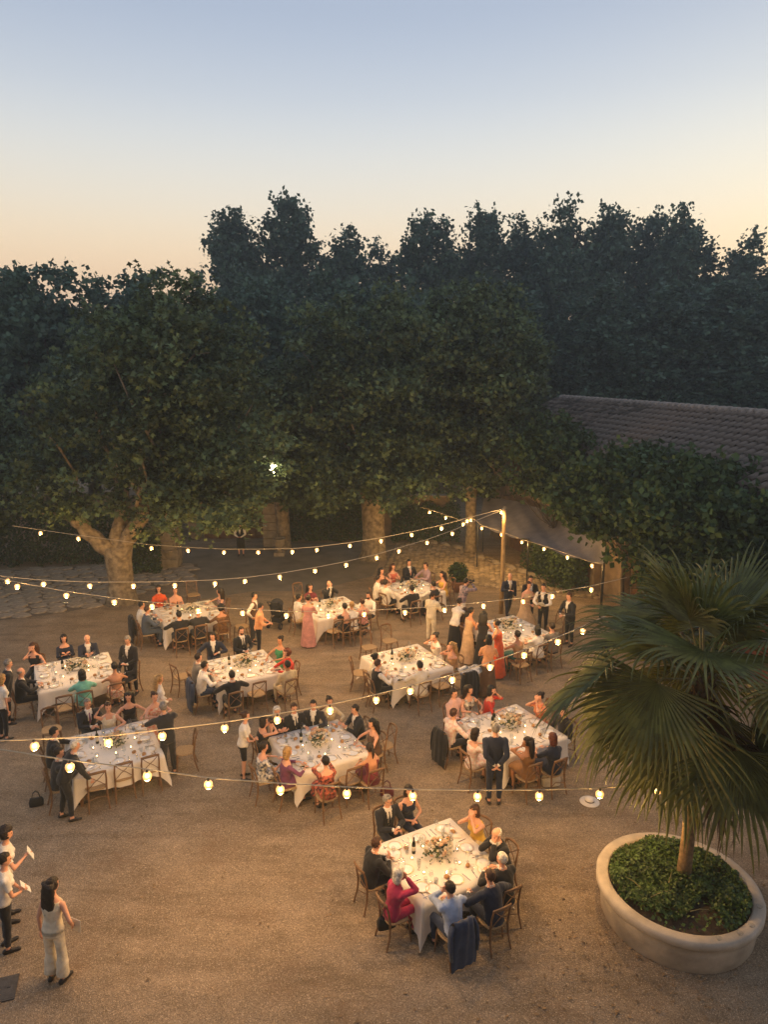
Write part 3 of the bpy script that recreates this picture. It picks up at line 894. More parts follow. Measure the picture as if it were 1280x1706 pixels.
# ------------------------------------------------------------------ round planter and fan palm
PX, PY = 4.93, 10.26
pl = thing('round_planter', 'large round stone planter with a palm on the right', 'planter', (PX, PY, 0))
pb = MB()
n = 72
def ring(r_, z, wob=0):
    return [(r_ * (1 + wob * math.sin(k * 1.7)) * math.cos(6.28318 * k / n), r_ * math.sin(6.28318 * k / n), z) for k in range(n)]
def rings(b, L):
    V = [p for q in L for p in q]
    F = [(i * n + k, i * n + (k + 1) % n, (i + 1) * n + (k + 1) % n, (i + 1) * n + k) for i in range(len(L) - 1) for k in range(n)]
    b.add(V, F)
rings(pb, [ring(1.19, 0), ring(1.21, .05), ring(1.24, .30), ring(1.25, .50), ring(1.12, .50)])
pb.obj('wall', M_PLANTER, pl, True)
rb_ = MB()
rings(rb_, [ring(1.12, .49), ring(1.285, .492), ring(1.312, .515, .002), ring(1.315, .595, .003), ring(1.30, .625, .002), ring(1.27, .638), ring(1.14, .638), ring(1.115, .62), ring(1.115, .50)])
rb_.obj('rim', M_PLANTER_RIM, pl, True)
sb = MB(); V = [(0, 0, .57)]
sb.add([(0, 0, .56)] + [(1.13 * math.cos(6.28318 * k / 40), 1.13 * math.sin(6.28318 * k / 40), .52) for k in range(40)], [(0, 1 + k, 1 + (k + 1) % 40) for k in range(40)])
sb.obj('soil', M_SOIL, pl, True)
rg2 = np.random.default_rng(81)
N = 9500
a = rg2.uniform(0, 6.283, N); r_ = 1.09 * np.sqrt(rg2.random(N))
x, y = r_ * np.cos(a), r_ * np.sin(a)
keep = ~((y < -.55 + .25 * np.sin(x * 4)) & (x < .35) & (rg2.random(N) < .93))
x, y = x[keep], y[keep]
lump = .09 + .07 * np.sin(x * 5 + 1) * np.cos(y * 6) + .04 * np.sin(x * 13) * np.sin(y * 11)
z = .56 + np.maximum(.02, lump) * rg2.random(len(x)) ** .5 + .03
Q, k_, tr = leafquads(np.stack([x, y, z], 1), .058, .7, rg2)
struct(link('ground_cover', fastmesh('ground_cover', Q, k_, M_COVER, tr), pl), 'stuff')
for i, (ax, ay, ln, az) in enumerate([(-.62, -.42, .42, .35), (-.7, -.2, .3, 2.2), (-.1, -.72, .3, .1), (-.2, -.1, .3, 1.0)]):
    tag(MB().tube([(0, 0, 0), (ln * .5 * math.cos(az), ln * .5 * math.sin(az), .03), (ln * math.cos(az), ln * math.sin(az), .01)], [.008, .006, .003], 5).obj('dry_stalk', M_PALM_TIP, loc=(PX + ax, PY + ay, .70)), 'dry straw stalk fallen on the planter soil', 'stalk', 'dry stalks in the planter')
for i, (ax) in enumerate((-84, -66, -52, -28)):   # little white dishes on the rim
    aa = R(ax)
    d = thing('candle_dish', 'small clear glass dish on the planter rim', 'dish', (PX + 1.21 * math.cos(aa), PY + 1.21 * math.sin(aa), .637), 0, 'dishes on the planter rim')
    MB().lathe([(.035, 0), (.05, .03), (.046, .03), (.032, .006)], 14).obj('bowl', M_GLASS, d, True)

palm = thing('fan_palm', 'fan palm with long drooping fronds growing in the round planter', 'palm', (PX + .17, PY + .18, .5))
HB = 3.75
tb = MB()
pts = [(0, 0, 0), (.01, 0, .5), (.03, .02, 1.2), (.02, .05, 2.2), (.0, .03, 3.2), (0, 0, HB)]
tb.tube(pts, [.125, .11, .105, .11, .13, .12], 16)
tb.obj('trunk', M_PALM_TRUNK, palm, True)
fb = MB()   # old leaf bases round the top of the trunk
for k in range(70):
    a = k * 2.4; z = 2.3 + 1.75 * k / 70
    fb.tube([(.10 * math.cos(a), .10 * math.sin(a), z), (.19 * math.cos(a), .19 * math.sin(a), z + .13), (.24 * math.cos(a), .24 * math.sin(a), z + .26)], [.03, .024, .008], 5, flat=.5)
fb.obj('leaf_bases', M_PALM_DEAD, palm)

def frond(az, e0, e1, plen, flen, spread, seed, dead=False):
    """stalk arching from the palm's heart, then a pleated fan: palm of the leaf joined, fingers split and hanging"""
    rg = np.random.default_rng(seed)
    H0 = np.array((.06 * math.cos(az), .06 * math.sin(az), HB + rg.uniform(-.2, .1)))
    pts = []; p = H0.copy()
    def dirn_at(e): return np.array((math.cos(az) * math.cos(e), math.sin(az) * math.cos(e), math.sin(e)))
    for i in range(9):
        pts.append(p.copy()); p = p + dirn_at(R(e0 + (e1 - e0) * (i / 8) ** 1.6)) * plen / 8
    sb = MB(); sb.tube(pts, [.028 - .0018 * i for i in range(9)], 6, flat=.6)
    axis = dirn_at(R(e1)); side = unit_(np.cross(axis, (-math.sin(az) * 0, 0, 1.0)))
    roll = rg.uniform(-.35, .35); upv = np.cross(side, axis)
    side, upv = side * math.cos(roll) + upv * math.sin(roll), upv * math.cos(roll) - side * math.sin(roll)
    hub = pts[-1]
    nf = int(spread / 5.0); Q = []
    for k in range(nf):
        a = (k / (nf - 1) - .5) * R(spread)
        L = flen * (.74 + .26 * math.cos(a * .75)) * rg.uniform(.86, 1.12)
        half = R(spread) / nf * .5
        dirn = unit_(axis * math.cos(a) + side * math.sin(a) + upv * (.22 - .30 * math.cos(a)))
        lat = -axis * math.sin(a) + side * math.cos(a)
        q = hub.copy(); M = 11; prev = None; limp = rg.uniform(.5, 1.5); sp_ = .56 + .07 * math.sin(k * .8 + seed) + rg.uniform(-.05, .05)
        sway = rg.normal(size=3) * (.05, .05, .0); r_ = 0
        for s in range(M + 1):
            t = s / M
            w = half * r_ * 1.04 if t < sp_ else half * sp_ * L * (1 - (t - sp_) / (1 - sp_)) ** .75 * .8
            w += .0012
            nrm_ = unit_(np.cross(lat, dirn)); lift = .75 * w
            cur = (q - lat * w - nrm_ * lift * .5, q + nrm_ * lift * .5, q + lat * w - nrm_ * lift * .5)
            if prev is not None:
                Q += [prev[0], cur[0], cur[1], prev[1], prev[1], cur[1], cur[2], prev[2]]
            prev = cur
            q = q + dirn * L / M; r_ += L / M
            g_ = .02 + (.78 * max(0, t - sp_ + .08) ** .9) * limp
            dirn = unit_(dirn - np.array((0, 0, g_)) + sway * (t > sp_))
    f_ = link('frond', fastmesh('frond', np.array(Q), 4, M_PALM_DEAD if dead else M_PALM), palm)
    sb.obj('stalk', M_PALM_DEAD if dead else M_PALM_TIP, f_, True)
unit_ = lambda v: np.array(v, float) / (np.linalg.norm(v) + 1e-9)
rp = random.Random(3)
sd = 0
for (nfr, e0, e1, plen, flen, spr, off) in ((5, 80, 60, .95, 1.40, 210, .3), (6, 55, 16, 1.15, 1.5, 200, .1), (7, 28, -28, 1.3, 1.62, 185, .45), (7, 2, -58, 1.3, 1.75, 165, .2), (7, -28, -74, 1.1, 1.5, 150, .6), (4, -50, -84, .7, 1.2, 130, .0)):
    for k in range(nfr):
        sd += 1
        frond(6.28318 * (k + off) / nfr + rp.uniform(-.2, .2), e0 + rp.uniform(-10, 10), e1 + rp.uniform(-10, 10), plen * rp.uniform(.85, 1.15), flen * rp.uniform(.88, 1.1), spr, 200 + sd, dead=(e0 == -50 and k in (1, 3)) or (e0 == -28 and k == 5))
# ------------------------------------------------------------------ tables
TABLES = {  # centre, size, furniture scale, how one finds it
    'A': ((.94, 10.75), 1.66, .94, 'the table by the planter'),
    'B': ((-1.47, 14.44), 1.76, .97, 'the table of the purple dressed woman'),
    'C': ((-6.07, 14.35), 1.84, 1.0, 'the table with three empty chairs'),
    'D': ((-8.62, 18.29), 1.98, 1.03, 'the table of the turquoise dressed woman'),
    'E': ((-4.0, 18.58), 1.84, 1.02, 'the table of the suited bearded man'),
    'F': ((.65, 18.94), 1.93, 1.03, 'the half empty middle table'),
    'G': ((2.99, 15.13), 1.83, 1.0, 'the table beside the palm'),
    'H': ((-1.86, 23.5), 1.88, 1.05, 'the table beside the pushchair'),
    'I': ((1.07, 25.7), 1.85, 1.06, 'the rearmost table'),
    'J': ((4.03, 21.41), 1.95, 1.05, 'the table near the pole'),
    'K': ((-6.73, 22.97), 2.0, 1.06, 'the table near the forked tree')}
rt = random.Random(17)

def cloth_mesh(S, hgt, seed):
    """square cloth: flat top, soft hanging sides with folds, corners hanging to the ground"""
    rg = np.random.default_rng(seed)
    h = S / 2; b = MB()
    per = []   # perimeter points with outward direction and corner weight
    m = 34
    for sd in range(4):
        a = sd * math.pi / 2
        for i in range(m):
            t = i / m * 2 - 1
            x, y = h, t * h
            cw = abs(t) ** 8
            nx, ny = 1.0, (t ** 7)
            ln = math.hypot(nx, ny)
            per.append((x * math.cos(a) - y * math.sin(a), x * math.sin(a) + y * math.cos(a),
                        (nx * math.cos(a) - ny * math.sin(a)) / ln, (nx * math.sin(a) + ny * math.cos(a)) / ln, cw, t))
    n = len(per); ph = rg.uniform(0, 6.28, 8)
    V = []; G = 14
    # flat top as a grid in rings towards the centre
    tops = 5
    for r_ in range(tops):
        f = r_ / (tops - 1) * .999
        for (x, y, nx, ny, cw, t) in per:
            V.append((x * f, y * f, hgt + .0015 * math.sin(x * 9 + ph[0]) * math.sin(y * 8 + ph[1]) * f))
    M = 9
    for j in range(1, M + 1):
        s = j / M
        for i, (x, y, nx, ny, cw, t) in enumerate(per):
            drop = (.40 + .05 * math.sin(i * .21 + ph[2])) * (1 - cw) + (hgt - .02) * cw
            drop = min(drop, hgt - .015)
            fold = s * (.022 * math.sin(i * .62 + ph[3]) + .014 * math.sin(i * 1.35 + ph[4])) * (1 - .3 * cw)
            crn = cw * s * (.02 + .07 * s)
            cf = (cw ** .5) * s * .05 * math.sin(i * 2.1 + ph[5])
            o = .012 + .02 * s + fold + crn + cf
            V.append((x + nx * o, y + ny * o, hgt - .012 * min(1, s * 4) - drop * s ** .93))
    F = []
    R_ = tops + M
    for j in range(R_ - 1):
        for i in range(n):
            i2 = (i + 1) % n
            F.append((j * n + i, j * n + i2, (j + 1) * n + i2, (j + 1) * n + i))
    b.add(V, F)
    return b.mesh('tablecloth', M_CLOTH, True)

plate_me = MB().lathe([(.03, 0), (.085, .004), (.135, .016), (.132, .019), (.08, .009), (.0, .008)], 20).mesh('plate', M_CHINA, True)
rim_me = MB().lathe([(.129, .0165), (.139, .0185), (.139, .0205), (.129, .0205)], 20, cap=False).mesh('rim', M_GOLD, True)
wine_me = MB().lathe([(.033, 0), (.03, .004), (.005, .008), (.004, .085), (.02, .10), (.040, .135), (.041, .17), (.034, .215), (.032, .215), (.038, .17), (.036, .14), (.0, .108)], 12).mesh('wine_glass', M_GLASS, True)
tumb_me = MB().lathe([(.03, 0), (.036, .095), (.034, .095), (.028, .006), (0, .006)], 12).mesh('tumbler', M_GLASS, True)
fork_me = MB().box((0, -.04, .003), (.009, .12, .003)).box((0, .04, .003), (.022, .05, .003)).box((-.008, .082, .003), (.004, .04, .003)).box((0, .082, .003), (.004, .04, .003)).box((.008, .082, .003), (.004, .04, .003)).mesh('fork', M_SILVER)
knife_me = MB().box((0, -.05, .003), (.013, .10, .005)).box((.002, .06, .003), (.017, .12, .002), taper=.9).mesh('knife', M_SILVER)
def napkin():
    b = MB()
    b.add([(-.06, -.1, .004), (.06, -.09, .004), (.055, .1, .006), (-.055, .095, .006), (-.05, -.09, .022), (.05, -.085, .018), (.045, .085, .026), (-.045, .09, .02), (0, 0, .034)],
          [(0, 1, 5, 4), (1, 2, 6, 5), (2, 3, 7, 6), (3, 0, 4, 7), (4, 5, 8), (5, 6, 8), (6, 7, 8), (7, 4, 8), (3, 2, 1, 0)])
    return b.mesh('napkin', M_CLOTH, True)
nap_me = napkin()
roll_b = MB(); roll_b.ball((0, 0, .03), (.055, .042, .034), 10, 7)
roll_b.v = [(x + .004 * math.sin(z * 300), y + .004 * math.sin(x * 210), max(0, z)) for x, y, z in roll_b.v]
roll_me = roll_b.mesh('bread_roll', M_BREAD, True)
cup_me = MB().lathe([(.022, 0), (.031, .045), (.029, .045), (.02, .005), (0, .005)], 10).mesh('cup', M_GLASS, True)
wax_me = MB().lathe([(.019, .006), (.021, .02)], 10).mesh('candle', M_WAX, True)
flame_b = MB(); flame_b.ball((0, 0, .033), (.0075, .0075, .016), 6, 5)
flame_me = flame_b.mesh('flame', M_FLAME, True)
bot_me = MB().lathe([(.036, 0), (.038, .01), (.038, .19), (.03, .225), (.014, .25), (.013, .31), (.015, .315), (.015, .325)], 14).mesh('bottle', M_BOTTLE, True)
lab_me = MB().lathe([(.0385, .06), (.0387, .15)], 14).mesh('label', M_LABEL, True)
card_me = MB().box((0, .028, .045), (.12, .002, .10), rx=.5).box((0, -.028, .045), (.12, .002, .10), rx=-.5).mesh('menu_card', M_PAPER)
phone_me = MB().box((0, 0, .006), (.075, .15, .009)).mesh('phone', M_PHONE)

def rose():
    b = MB(); b.ball((0, 0, .0), (.020, .020, .022), 7, 5)
    for lay, (nn, rr, tl, zz) in enumerate(((5, .024, .95, .006), (7, .038, .45, -.006))):
        for k in range(nn):
            a = 6.283 * k / nn + lay * .5; c, s = math.cos(a), math.sin(a); w = rr * .72
            p = [(.006, -w * .5, -.02), (.006, w * .5, -.02), (rr, w, zz), (rr * (1.25 - tl * .3), 0, zz + .016), (rr, -w, zz)]
            b.add([(x * c - y * s, x * s + y * c, z) for x, y, z in p], [(0, 1, 2, 3, 4)])
    return b
rose_me = [rose().mesh('flower', M_ROSE), rose().mesh('flower', M_ROSE_B)]
sprigs = []
for k in range(3):
    rgs = np.random.default_rng(300 + k); P = []
    for i in range(46):
        a = rgs.uniform(0, 6.283); e = rgs.uniform(-.15, 1.3); L = rgs.uniform(.16, .34)
        d = np.array((math.cos(a) * math.cos(e) * 1.15, math.sin(a) * math.cos(e), math.sin(e) * .8))
        for s in np.linspace(.35, 1.0, 6):
            P.append(d * L * s + np.array((0, 0, .10 - .08 * s * s * math.cos(e))) + rgs.normal(size=3) * .012)
    P = np.array(P); P[:, 2] = np.maximum(P[:, 2], .015)
    Q, kk, tr = leafquads(P, .042, .3, rgs)
    sprigs.append(fastmesh('foliage', Q, kk, M_SPRIG, tr))
bowl_me = MB().lathe([(.05, 0), (.11, .05), (.12, .10), (.11, .10), (.04, .02)], 16).mesh('vase', M_CHINA, True)

def table_top(p, key):   # table local -> world at top height
    (cx, cy), S, k, _ = TABLES[key]
    return (cx + p[0] * UX - p[1] * UY, cy + p[0] * UY + p[1] * UX, .75 * k + .004)

FLOWER = {'A': 'wide bouquet of cream roses with trailing sprigs', 'B': 'full round bouquet of cream roses', 'C': 'loose low bouquet beside a wine bottle',
          'D': 'long white and cream rose bouquet', 'E': 'wide bushy cream bouquet', 'F': 'pale loose bouquet of white roses', 'G': 'tall cream bouquet with dark bottles behind',
          'H': 'small yellow and cream bouquet', 'I': 'small white bouquet among many glasses', 'J': 'big white bouquet close to the pole', 'K': 'low bouquet with white cards beside it'}
for ti, (key, (c, S, k, nm)) in enumerate(TABLES.items()):
    on = ' on ' + nm
    t = thing('banquet_table', 'square wooden table hidden under the white cloth, ' + nm, 'table', (*c, 0), ROT, 'square banquet tables')
    H_ = .75 * k
    MB().box((0, 0, H_ - .02), (S - .02, S - .02, .03)).obj('tabletop', M_WOOD, t)
    for sx in (-1, 1):
        for sy in (-1, 1):
            MB().box((sx * (S / 2 - .12), sy * (S / 2 - .12), (H_ - .04) / 2), (.06, .06, H_ - .04)).obj('leg', M_WOOD, t)
    cl = link('tablecloth', cloth_mesh(S, H_, 400 + ti), None, (*c, 0), ROT)
    tag(cl, 'white cloth with corners hanging to the gravel' + on, 'tablecloth', 'white tablecloths')
    # centrepiece
    fl = thing('flower_arrangement', FLOWER[key] + on, 'flowers', table_top((.05, .05), key), ROT + .4, 'flower centrepieces')
    fs = 1.12 * k * (.85 if key in 'CHKI' else 1)
    fl.scale = (fs * 1.12, fs * .9, fs)
    link('vase', bowl_me, fl); link('foliage', sprigs[ti % 3], fl, rz=ti)
    rgf = random.Random(500 + ti)
    for i in range(26):
        a = i * 2.4; e = .1 + 1.35 * ((i + .5) / 26)
        rr = .225 * math.cos(e) ** .8; z = .10 + .16 * math.sin(e)
        o = link('flower', rose_me[0 if rgf.random() < .68 else 1], fl, (rr * math.cos(a) + rgf.uniform(-.02, .02), rr * math.sin(a) + rgf.uniform(-.02, .02), z + rgf.uniform(-.015, .03)))
        o.rotation_euler = (-.9 * math.cos(e) * math.sin(a), .9 * math.cos(e) * math.cos(a), a)
        s = rgf.uniform(.75, 1.25); o.scale = (s, s, s)
    # place settings, three to a side
    for sd in range(4):
        ca, sa = math.cos(sd * math.pi / 2), math.sin(sd * math.pi / 2)
        for q in (-1, 0, 1):
            along = q * S * .30 + rt.uniform(-.03, .03)
            def put(name, me, dx, dy, rz, lab, cat, grp, sc=1.0, child=None):
                x, y = along + dx, -S / 2 + dy
                p = table_top((x * ca - y * sa, x * sa + y * ca), key)
                o = link(name, me, None, p, ROT + sd * math.pi / 2 + rz)
                o.scale = (sc * k,) * 3
                end = ('middle' if q == 0 else (('left end' if q < 0 else 'right end') if sd == 0 else ('near end' if q < 0 else 'far end') if sd == 1 else ('right end' if q < 0 else 'left end') if sd == 2 else ('far end' if q < 0 else 'near end')))
                tag(o, lab + ', ' + end + ' of ' + ('near', 'right', 'far', 'left')[sd] + ' side,' + on, cat, grp)
                if child: link(child[0], child[1], o)
                return o
            j = rt.uniform
            put('plate', plate_me, j(-.02, .02), .21 + j(-.02, .03), 0, 'gold rimmed plate', 'plate', 'plates' + on, .95, ('rim', rim_me))
            put('fork', fork_me, -.19 + j(-.01, .01), .20, j(-.15, .15), 'steel fork', 'fork', 'forks' + on)
            put('knife', knife_me, .19 + j(-.01, .01), .20, j(-.15, .15), 'steel knife', 'knife', 'knives' + on)
            if rt.random() < .95:
                put('wine_glass', wine_me, .13 + j(-.05, .05), .42 + j(-.04, .04), 0, 'stemmed wine glass', 'glass', 'wine glasses' + on)
            if rt.random() < .9:
                put('tumbler', tumb_me, .03 + j(-.06, .06), .44 + j(-.04, .05), 0, 'water tumbler', 'glass', 'tumblers' + on)
            if rt.random() < .75:
                put('napkin', nap_me, -.02 + j(-.3, .3), .20 + j(-.06, .10), j(-1, 1), 'crumpled linen napkin', 'napkin', 'napkins' + on)
            if rt.random() < .6:
                put('bread_roll', roll_me, -.16 + j(-.05, .05), .38 + j(-.04, .04), j(0, 3), 'brown bread roll', 'bread', 'bread rolls' + on)
    for i in range(7):
        a = i * .9 + ti; rr = .40 + rt.uniform(-.06, .10)
        p = table_top((rr * math.cos(a), rr * math.sin(a)), key)
        o = thing('tea_light', 'tiny burning tea light in a glass' + on, 'candle', p, 0, 'tea lights' + on)
        link('cup', cup_me, o); link('candle', wax_me, o); link('flame', flame_me, o)
    for i in range(2 if key in 'GI' else 1):
        p = table_top((-.30 + .12 * i, .32 + .1 * i), key)
        o = link('wine_bottle', bot_me, None, p); o.scale = (k, k, k)
        tag(o, ('dark wine bottle behind the bouquet' if i == 0 else 'second dark wine bottle behind the bouquet') + on, 'bottle')
        link('label', lab_me, o)
    p = table_top((-.05, .50), key)
    tag(link('menu_card', card_me, None, p, ROT + .3), 'folded white card standing' + on, 'card')
for key, (x, y), lab in (('B', (-1.692,13.577), 'black phone lying at the near corner of the purple dressed woman\'s table'),
                         ('D', (-9.034,17.308), 'dark phone at the near edge of the turquoise dressed woman\'s table'),
                         ('E', (-4.283,17.223), 'black phone at the near corner of the suited bearded man\'s table'),
                         ('E', (-2.974,18.344), 'black phone at the right edge of the suited bearded man\'s table'),
                         ('E', (-3.691,19.473), 'black phone at the far corner of the suited bearded man\'s table'),
                         ('F', (0.439,17.709), 'black phone at the near corner of the middle table'),
                         ('F', (1.674,18.685), 'black phone at the right edge of the middle table')):
    tag(link('phone', phone_me, None, (x, y, .75 * TABLES[key][2] + .004), rt.uniform(0, 3)), lab, 'phone')

# ------------------------------------------------------------------ chairs
def make_chair():
    o = thing('crossback_chair', '', 'chair')
    s = MB()
    n = 20
    L = []
    for z, sc in ((.445, .97), (.45, 1.0), (.47, 1.0), (.478, .95)):
        L.append([((.21 + (.02 if math.sin(6.283 * q / n) > 0 else 0)) * sc * (abs(math.cos(6.283 * q / n)) ** .6) * (1 if math.cos(6.283 * q / n) >= 0 else -1),
                   .205 * sc * (abs(math.sin(6.283 * q / n)) ** .6) * (1 if math.sin(6.283 * q / n) >= 0 else -1), z) for q in range(n)])
    V = [p for q in L for p in q]
    F = [(i * n + q, i * n + (q + 1) % n, (i + 1) * n + (q + 1) % n, (i + 1) * n + q) for i in range(3) for q in range(n)]
    F += [tuple(reversed(range(n))), tuple(3 * n + q for q in range(n))]
    s.add(V, F).obj('seat', M_RATTAN, o)
    for sx in (-1, 1):
        MB().tube([(sx * .19, .17, .45), (sx * .2, .19, .22), (sx * .21, .21, 0)], [.019, .017, .014], 7).obj('leg', M_WOOD, o)
        MB().tube([(sx * .205, -.27, 0), (sx * .19, -.20, .25), (sx * .18, -.185, .47), (sx * .185, -.215, .70), (sx * .175, -.255, .87)], [.015, .018, .02, .018, .016], 7).obj('leg', M_WOOD, o)
    MB().tube([(-.185, -.25, .87), (-.12, -.285, .895), (0, -.30, .905), (.12, -.285, .895), (.185, -.25, .87)], [.018, .022, .024, .022, .018], 7, flat=1.3).obj('top_rail', M_WOOD, o)
    for sx in (-1, 1):
        MB().tube([(sx * .175, -.205, .52), (sx * .06, -.245 - .006 * sx, .66), (-sx * .06, -.265 - .006 * sx, .76), (-sx * .165, -.262, .87)], .011, 6, flat=.7).obj('cross_brace', M_WOOD, o)
    MB().tube([(-.195, .19, .25), (0, .11, .25), (.195, .19, .25)], .009, 6).obj('stretcher', M_WOOD, o)
    MB().tube([(-.19, -.2, .25), (0, -.11, .25), (.19, -.2, .25)], .009, 6).obj('stretcher', M_WOOD, o)
    return o
chair_proto = make_chair()
chair_first = [True]
def chair(x, y, yaw, label, k=1.0):
    """yaw: direction the sitter faces, as an angle from +Y"""
    if chair_first[0]:
        o = chair_proto; chair_first[0] = False
    else:
        o = copy_thing(chair_proto)
    o.location = (x, y, 0); o.rotation_euler = (0, 0, yaw); o.scale = (k, k, k)
    tag(o, label, 'chair', 'crossback chairs round the tables')
    return o
def face_table(key, x, y):
    """yaw of a sitter at x, y looking square at the nearest side of the table"""
    (cx, cy), S, k, _ = TABLES[key]
    dx, dy = x - cx, y - cy
    u, v = dx * UX + dy * UY, -dx * UY + dy * UX
    if abs(u) > abs(v): nu, nv = (-1 if u > 0 else 1), 0
    else: nu, nv = 0, (-1 if v > 0 else 1)
    fx, fy = nu * UX - nv * UY, nu * UY + nv * UX
    return math.atan2(-fx, fy), (fx, fy), (u, v, nu, nv)

EMPTY = [  # table, seat position, extra turn, label
    ('C', (-6.068,13.313), 0, 'empty chair nearest the stooping man, first of three along the table with three empty chairs'),
    ('C', (-5.641,13.667), 0, 'empty chair in the middle of three along the table with three empty chairs'),
    ('C', (-5.163,13.944), 0, 'empty chair nearest the hanging cloth corner of the table with three empty chairs'),
    ('C', (-4.578,14.682), -.2, 'empty chair standing alone right of the table with three empty chairs'),
    ('C', (-8.095,15.635), 0, 'empty chair behind the table with three empty chairs with pale top rail'),
    ('D', (-8.252,16.705), 0, 'empty chair at the near side of the turquoise dressed woman\'s table'),
    ('E', (-3.426,17.518), 0, 'empty chair right of the man in black, the suited bearded man\'s table'),
    ('E', (-5.741,18.562), .3, 'empty chair pulled back left of the suited bearded man\'s table'),
    ('F', (-0.689,18.801), -.5, 'empty chair pushed away left of the half empty middle table'),
    ('F', (-0.470,20.689), 0, 'empty chair behind the half empty middle table, left one'),
    ('F', (0.173,21.229), 0, 'empty chair behind the half empty middle table, right one'),
    ('F', (1.573,17.990), 0, 'empty chair at the near side of the half empty middle table'),
    ('B', (-0.731,13.532), 0, 'empty chair right of the woman in the floral dress, front middle table'),
    ('B', (0.000,14.943), 0, 'empty chair at the right end of the purple dressed woman\'s table'),
    ('H', (-1.657,22.063), .2, 'empty chair at the near side of the table beside the pushchair'),
    ('H', (-3.209,25.595), 0, 'empty chair behind the man by the pushchair'),
    ('K', (-7.346,25.810), 0, 'empty chair between the women behind the table near the forked tree'),
    ('K', (-4.808,22.447), 0, 'empty chair right of the table near the forked tree'),
    ('J', (4.040,19.380), 0, 'empty chair near the woman in teal, table near the pole'),
    ('J', (5.781,22.447), 0, 'empty chair right of the table near the pole'),
    ('I', (2.471,26.325), 0, 'empty chair right of the rearmost table'),
    ('G', (3.977,16.139), 0, 'empty chair at the far right side of the table beside the palm'),
]
for key, (x, y), turn, lab in EMPTY:
    yaw, fw, _ = face_table(key, x, y)
    chair(x, y, yaw + turn, lab, TABLES[key][2])

# ------------------------------------------------------------------ string lights
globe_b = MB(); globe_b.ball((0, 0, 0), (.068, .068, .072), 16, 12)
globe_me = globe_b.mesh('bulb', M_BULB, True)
sock_me = MB().lathe([(.014, .045), (.022, .055), (.022, .10), (.008, .115)], 8).mesh('socket', M_SOCKET, True)
light_me = bpy.data.lights.new('bulb_light', 'POINT')
light_me.energy = BULB_WATT; light_me.color = BULB_COL; light_me.shadow_soft_size = .05
def strand(label, bulbs, before=None, after=None, rad=.010, lamps=True):
    root = thing('string_lights', label, 'string lights', bulbs[0], 0, None)
    o0 = np.array(bulbs[0])
    pts = [np.array(b) + (0, 0, .115) for b in bulbs]
    line = ([np.array(before)] if before is not None else []) + pts + ([np.array(after)] if after is not None else [])
    # smooth the wire with a few points between the bulbs
    fine = []
    for i in range(len(line) - 1):
        for t in (0, .5):
            fine.append(line[i] * (1 - t) + line[i + 1] * t)
    fine.append(line[-1])
    MB().tube([p - o0 for p in fine], rad, 5).obj('cable', M_WIRE, root)
    for b in bulbs:
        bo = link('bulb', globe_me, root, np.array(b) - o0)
        link('socket', sock_me, bo)
        link('bulb_light', light_me, bo, (0, 0, -.13))
    return root
POLE = (4.4, 25.07)
pole_top = (4.481,25.070,4.049)
po = thing('light_pole', 'tall wooden pole carrying the string lights beside the rear tables', 'pole', (*POLE, 0))
MB().tube([(0, 0, 0), (.01, .0, 1.5), (0, .01, 3), (0, 0, pole_top[2] + .06)], [.085, .08, .072, .068], 12).obj('shaft', M_POLE, po, True)
MB().lathe([(.075, 0), (.075, .03)], 12, (0, 0, pole_top[2] - .06)).obj('collar', M_METAL, po)

strand('upper string of lights from the pole to the forked plane tree',
       [(3.035,24.944,3.585),(2.093,24.857,3.336),(1.001,24.756,3.114),(-0.109,24.653,2.916),(-1.234,24.549,2.763),(-2.416,24.440,2.636),(-3.292,24.359,2.590),(-4.498,24.247,2.598),(-5.693,24.137,2.628),(-6.936,24.022,2.724),(-8.184,23.907,2.842),(-10.626,23.681,3.245),(-11.862,23.567,3.465)],
       pole_top, (-12.499,23.000,3.850))
strand('second string of lights from the pole down to the left edge',
       [(2.420,24.161,3.301),(1.506,23.741,3.080),(0.514,23.286,2.898),(-0.244,22.938,2.760),(-1.256,22.474,2.641),(-2.249,22.017,2.569),(-3.333,21.520,2.518),(-4.352,21.052,2.524),(-5.197,20.664,2.568),(-6.280,20.167,2.669),(-7.341,19.680,2.806),(-8.409,19.190,2.963),(-9.474,18.701,3.172),(-10.263,18.338,3.372)],
       pole_top, (-10.939,17.600,3.928))
strand('third string of lights sagging low across the middle',
       [(-9.130,16.713,3.739),(-8.051,16.973,3.418),(-6.956,17.237,3.152),(-6.065,17.452,2.962),(-4.940,17.723,2.750),(-3.821,17.993,2.585),(-2.681,18.267,2.417),(-1.552,18.539,2.317),(-0.558,18.779,2.265),(0.600,19.058,2.218),(1.756,19.336,2.190),(2.924,19.618,2.219),(4.142,19.911,2.248),(5.065,20.134,2.341),(6.317,20.435,2.450)],
       (-9.975,16.500,4.145), (7.535,20.900,2.688))
strand('fourth string of lights rising right above the front tables',
       [(-5.403,9.881,3.356),(-4.475,10.385,3.128),(-3.732,10.788,3.017),(-2.801,11.293,2.882),(-1.946,11.757,2.794),(-1.023,12.258,2.723),(-0.153,12.730,2.695),(0.531,13.101,2.704),(1.422,13.584,2.723),(2.275,14.047,2.796),(3.090,14.489,2.880),(3.935,14.948,3.002),(4.598,15.307,3.120)],
       (-6.907,9.700,3.512), (5.605,15.600,3.584))
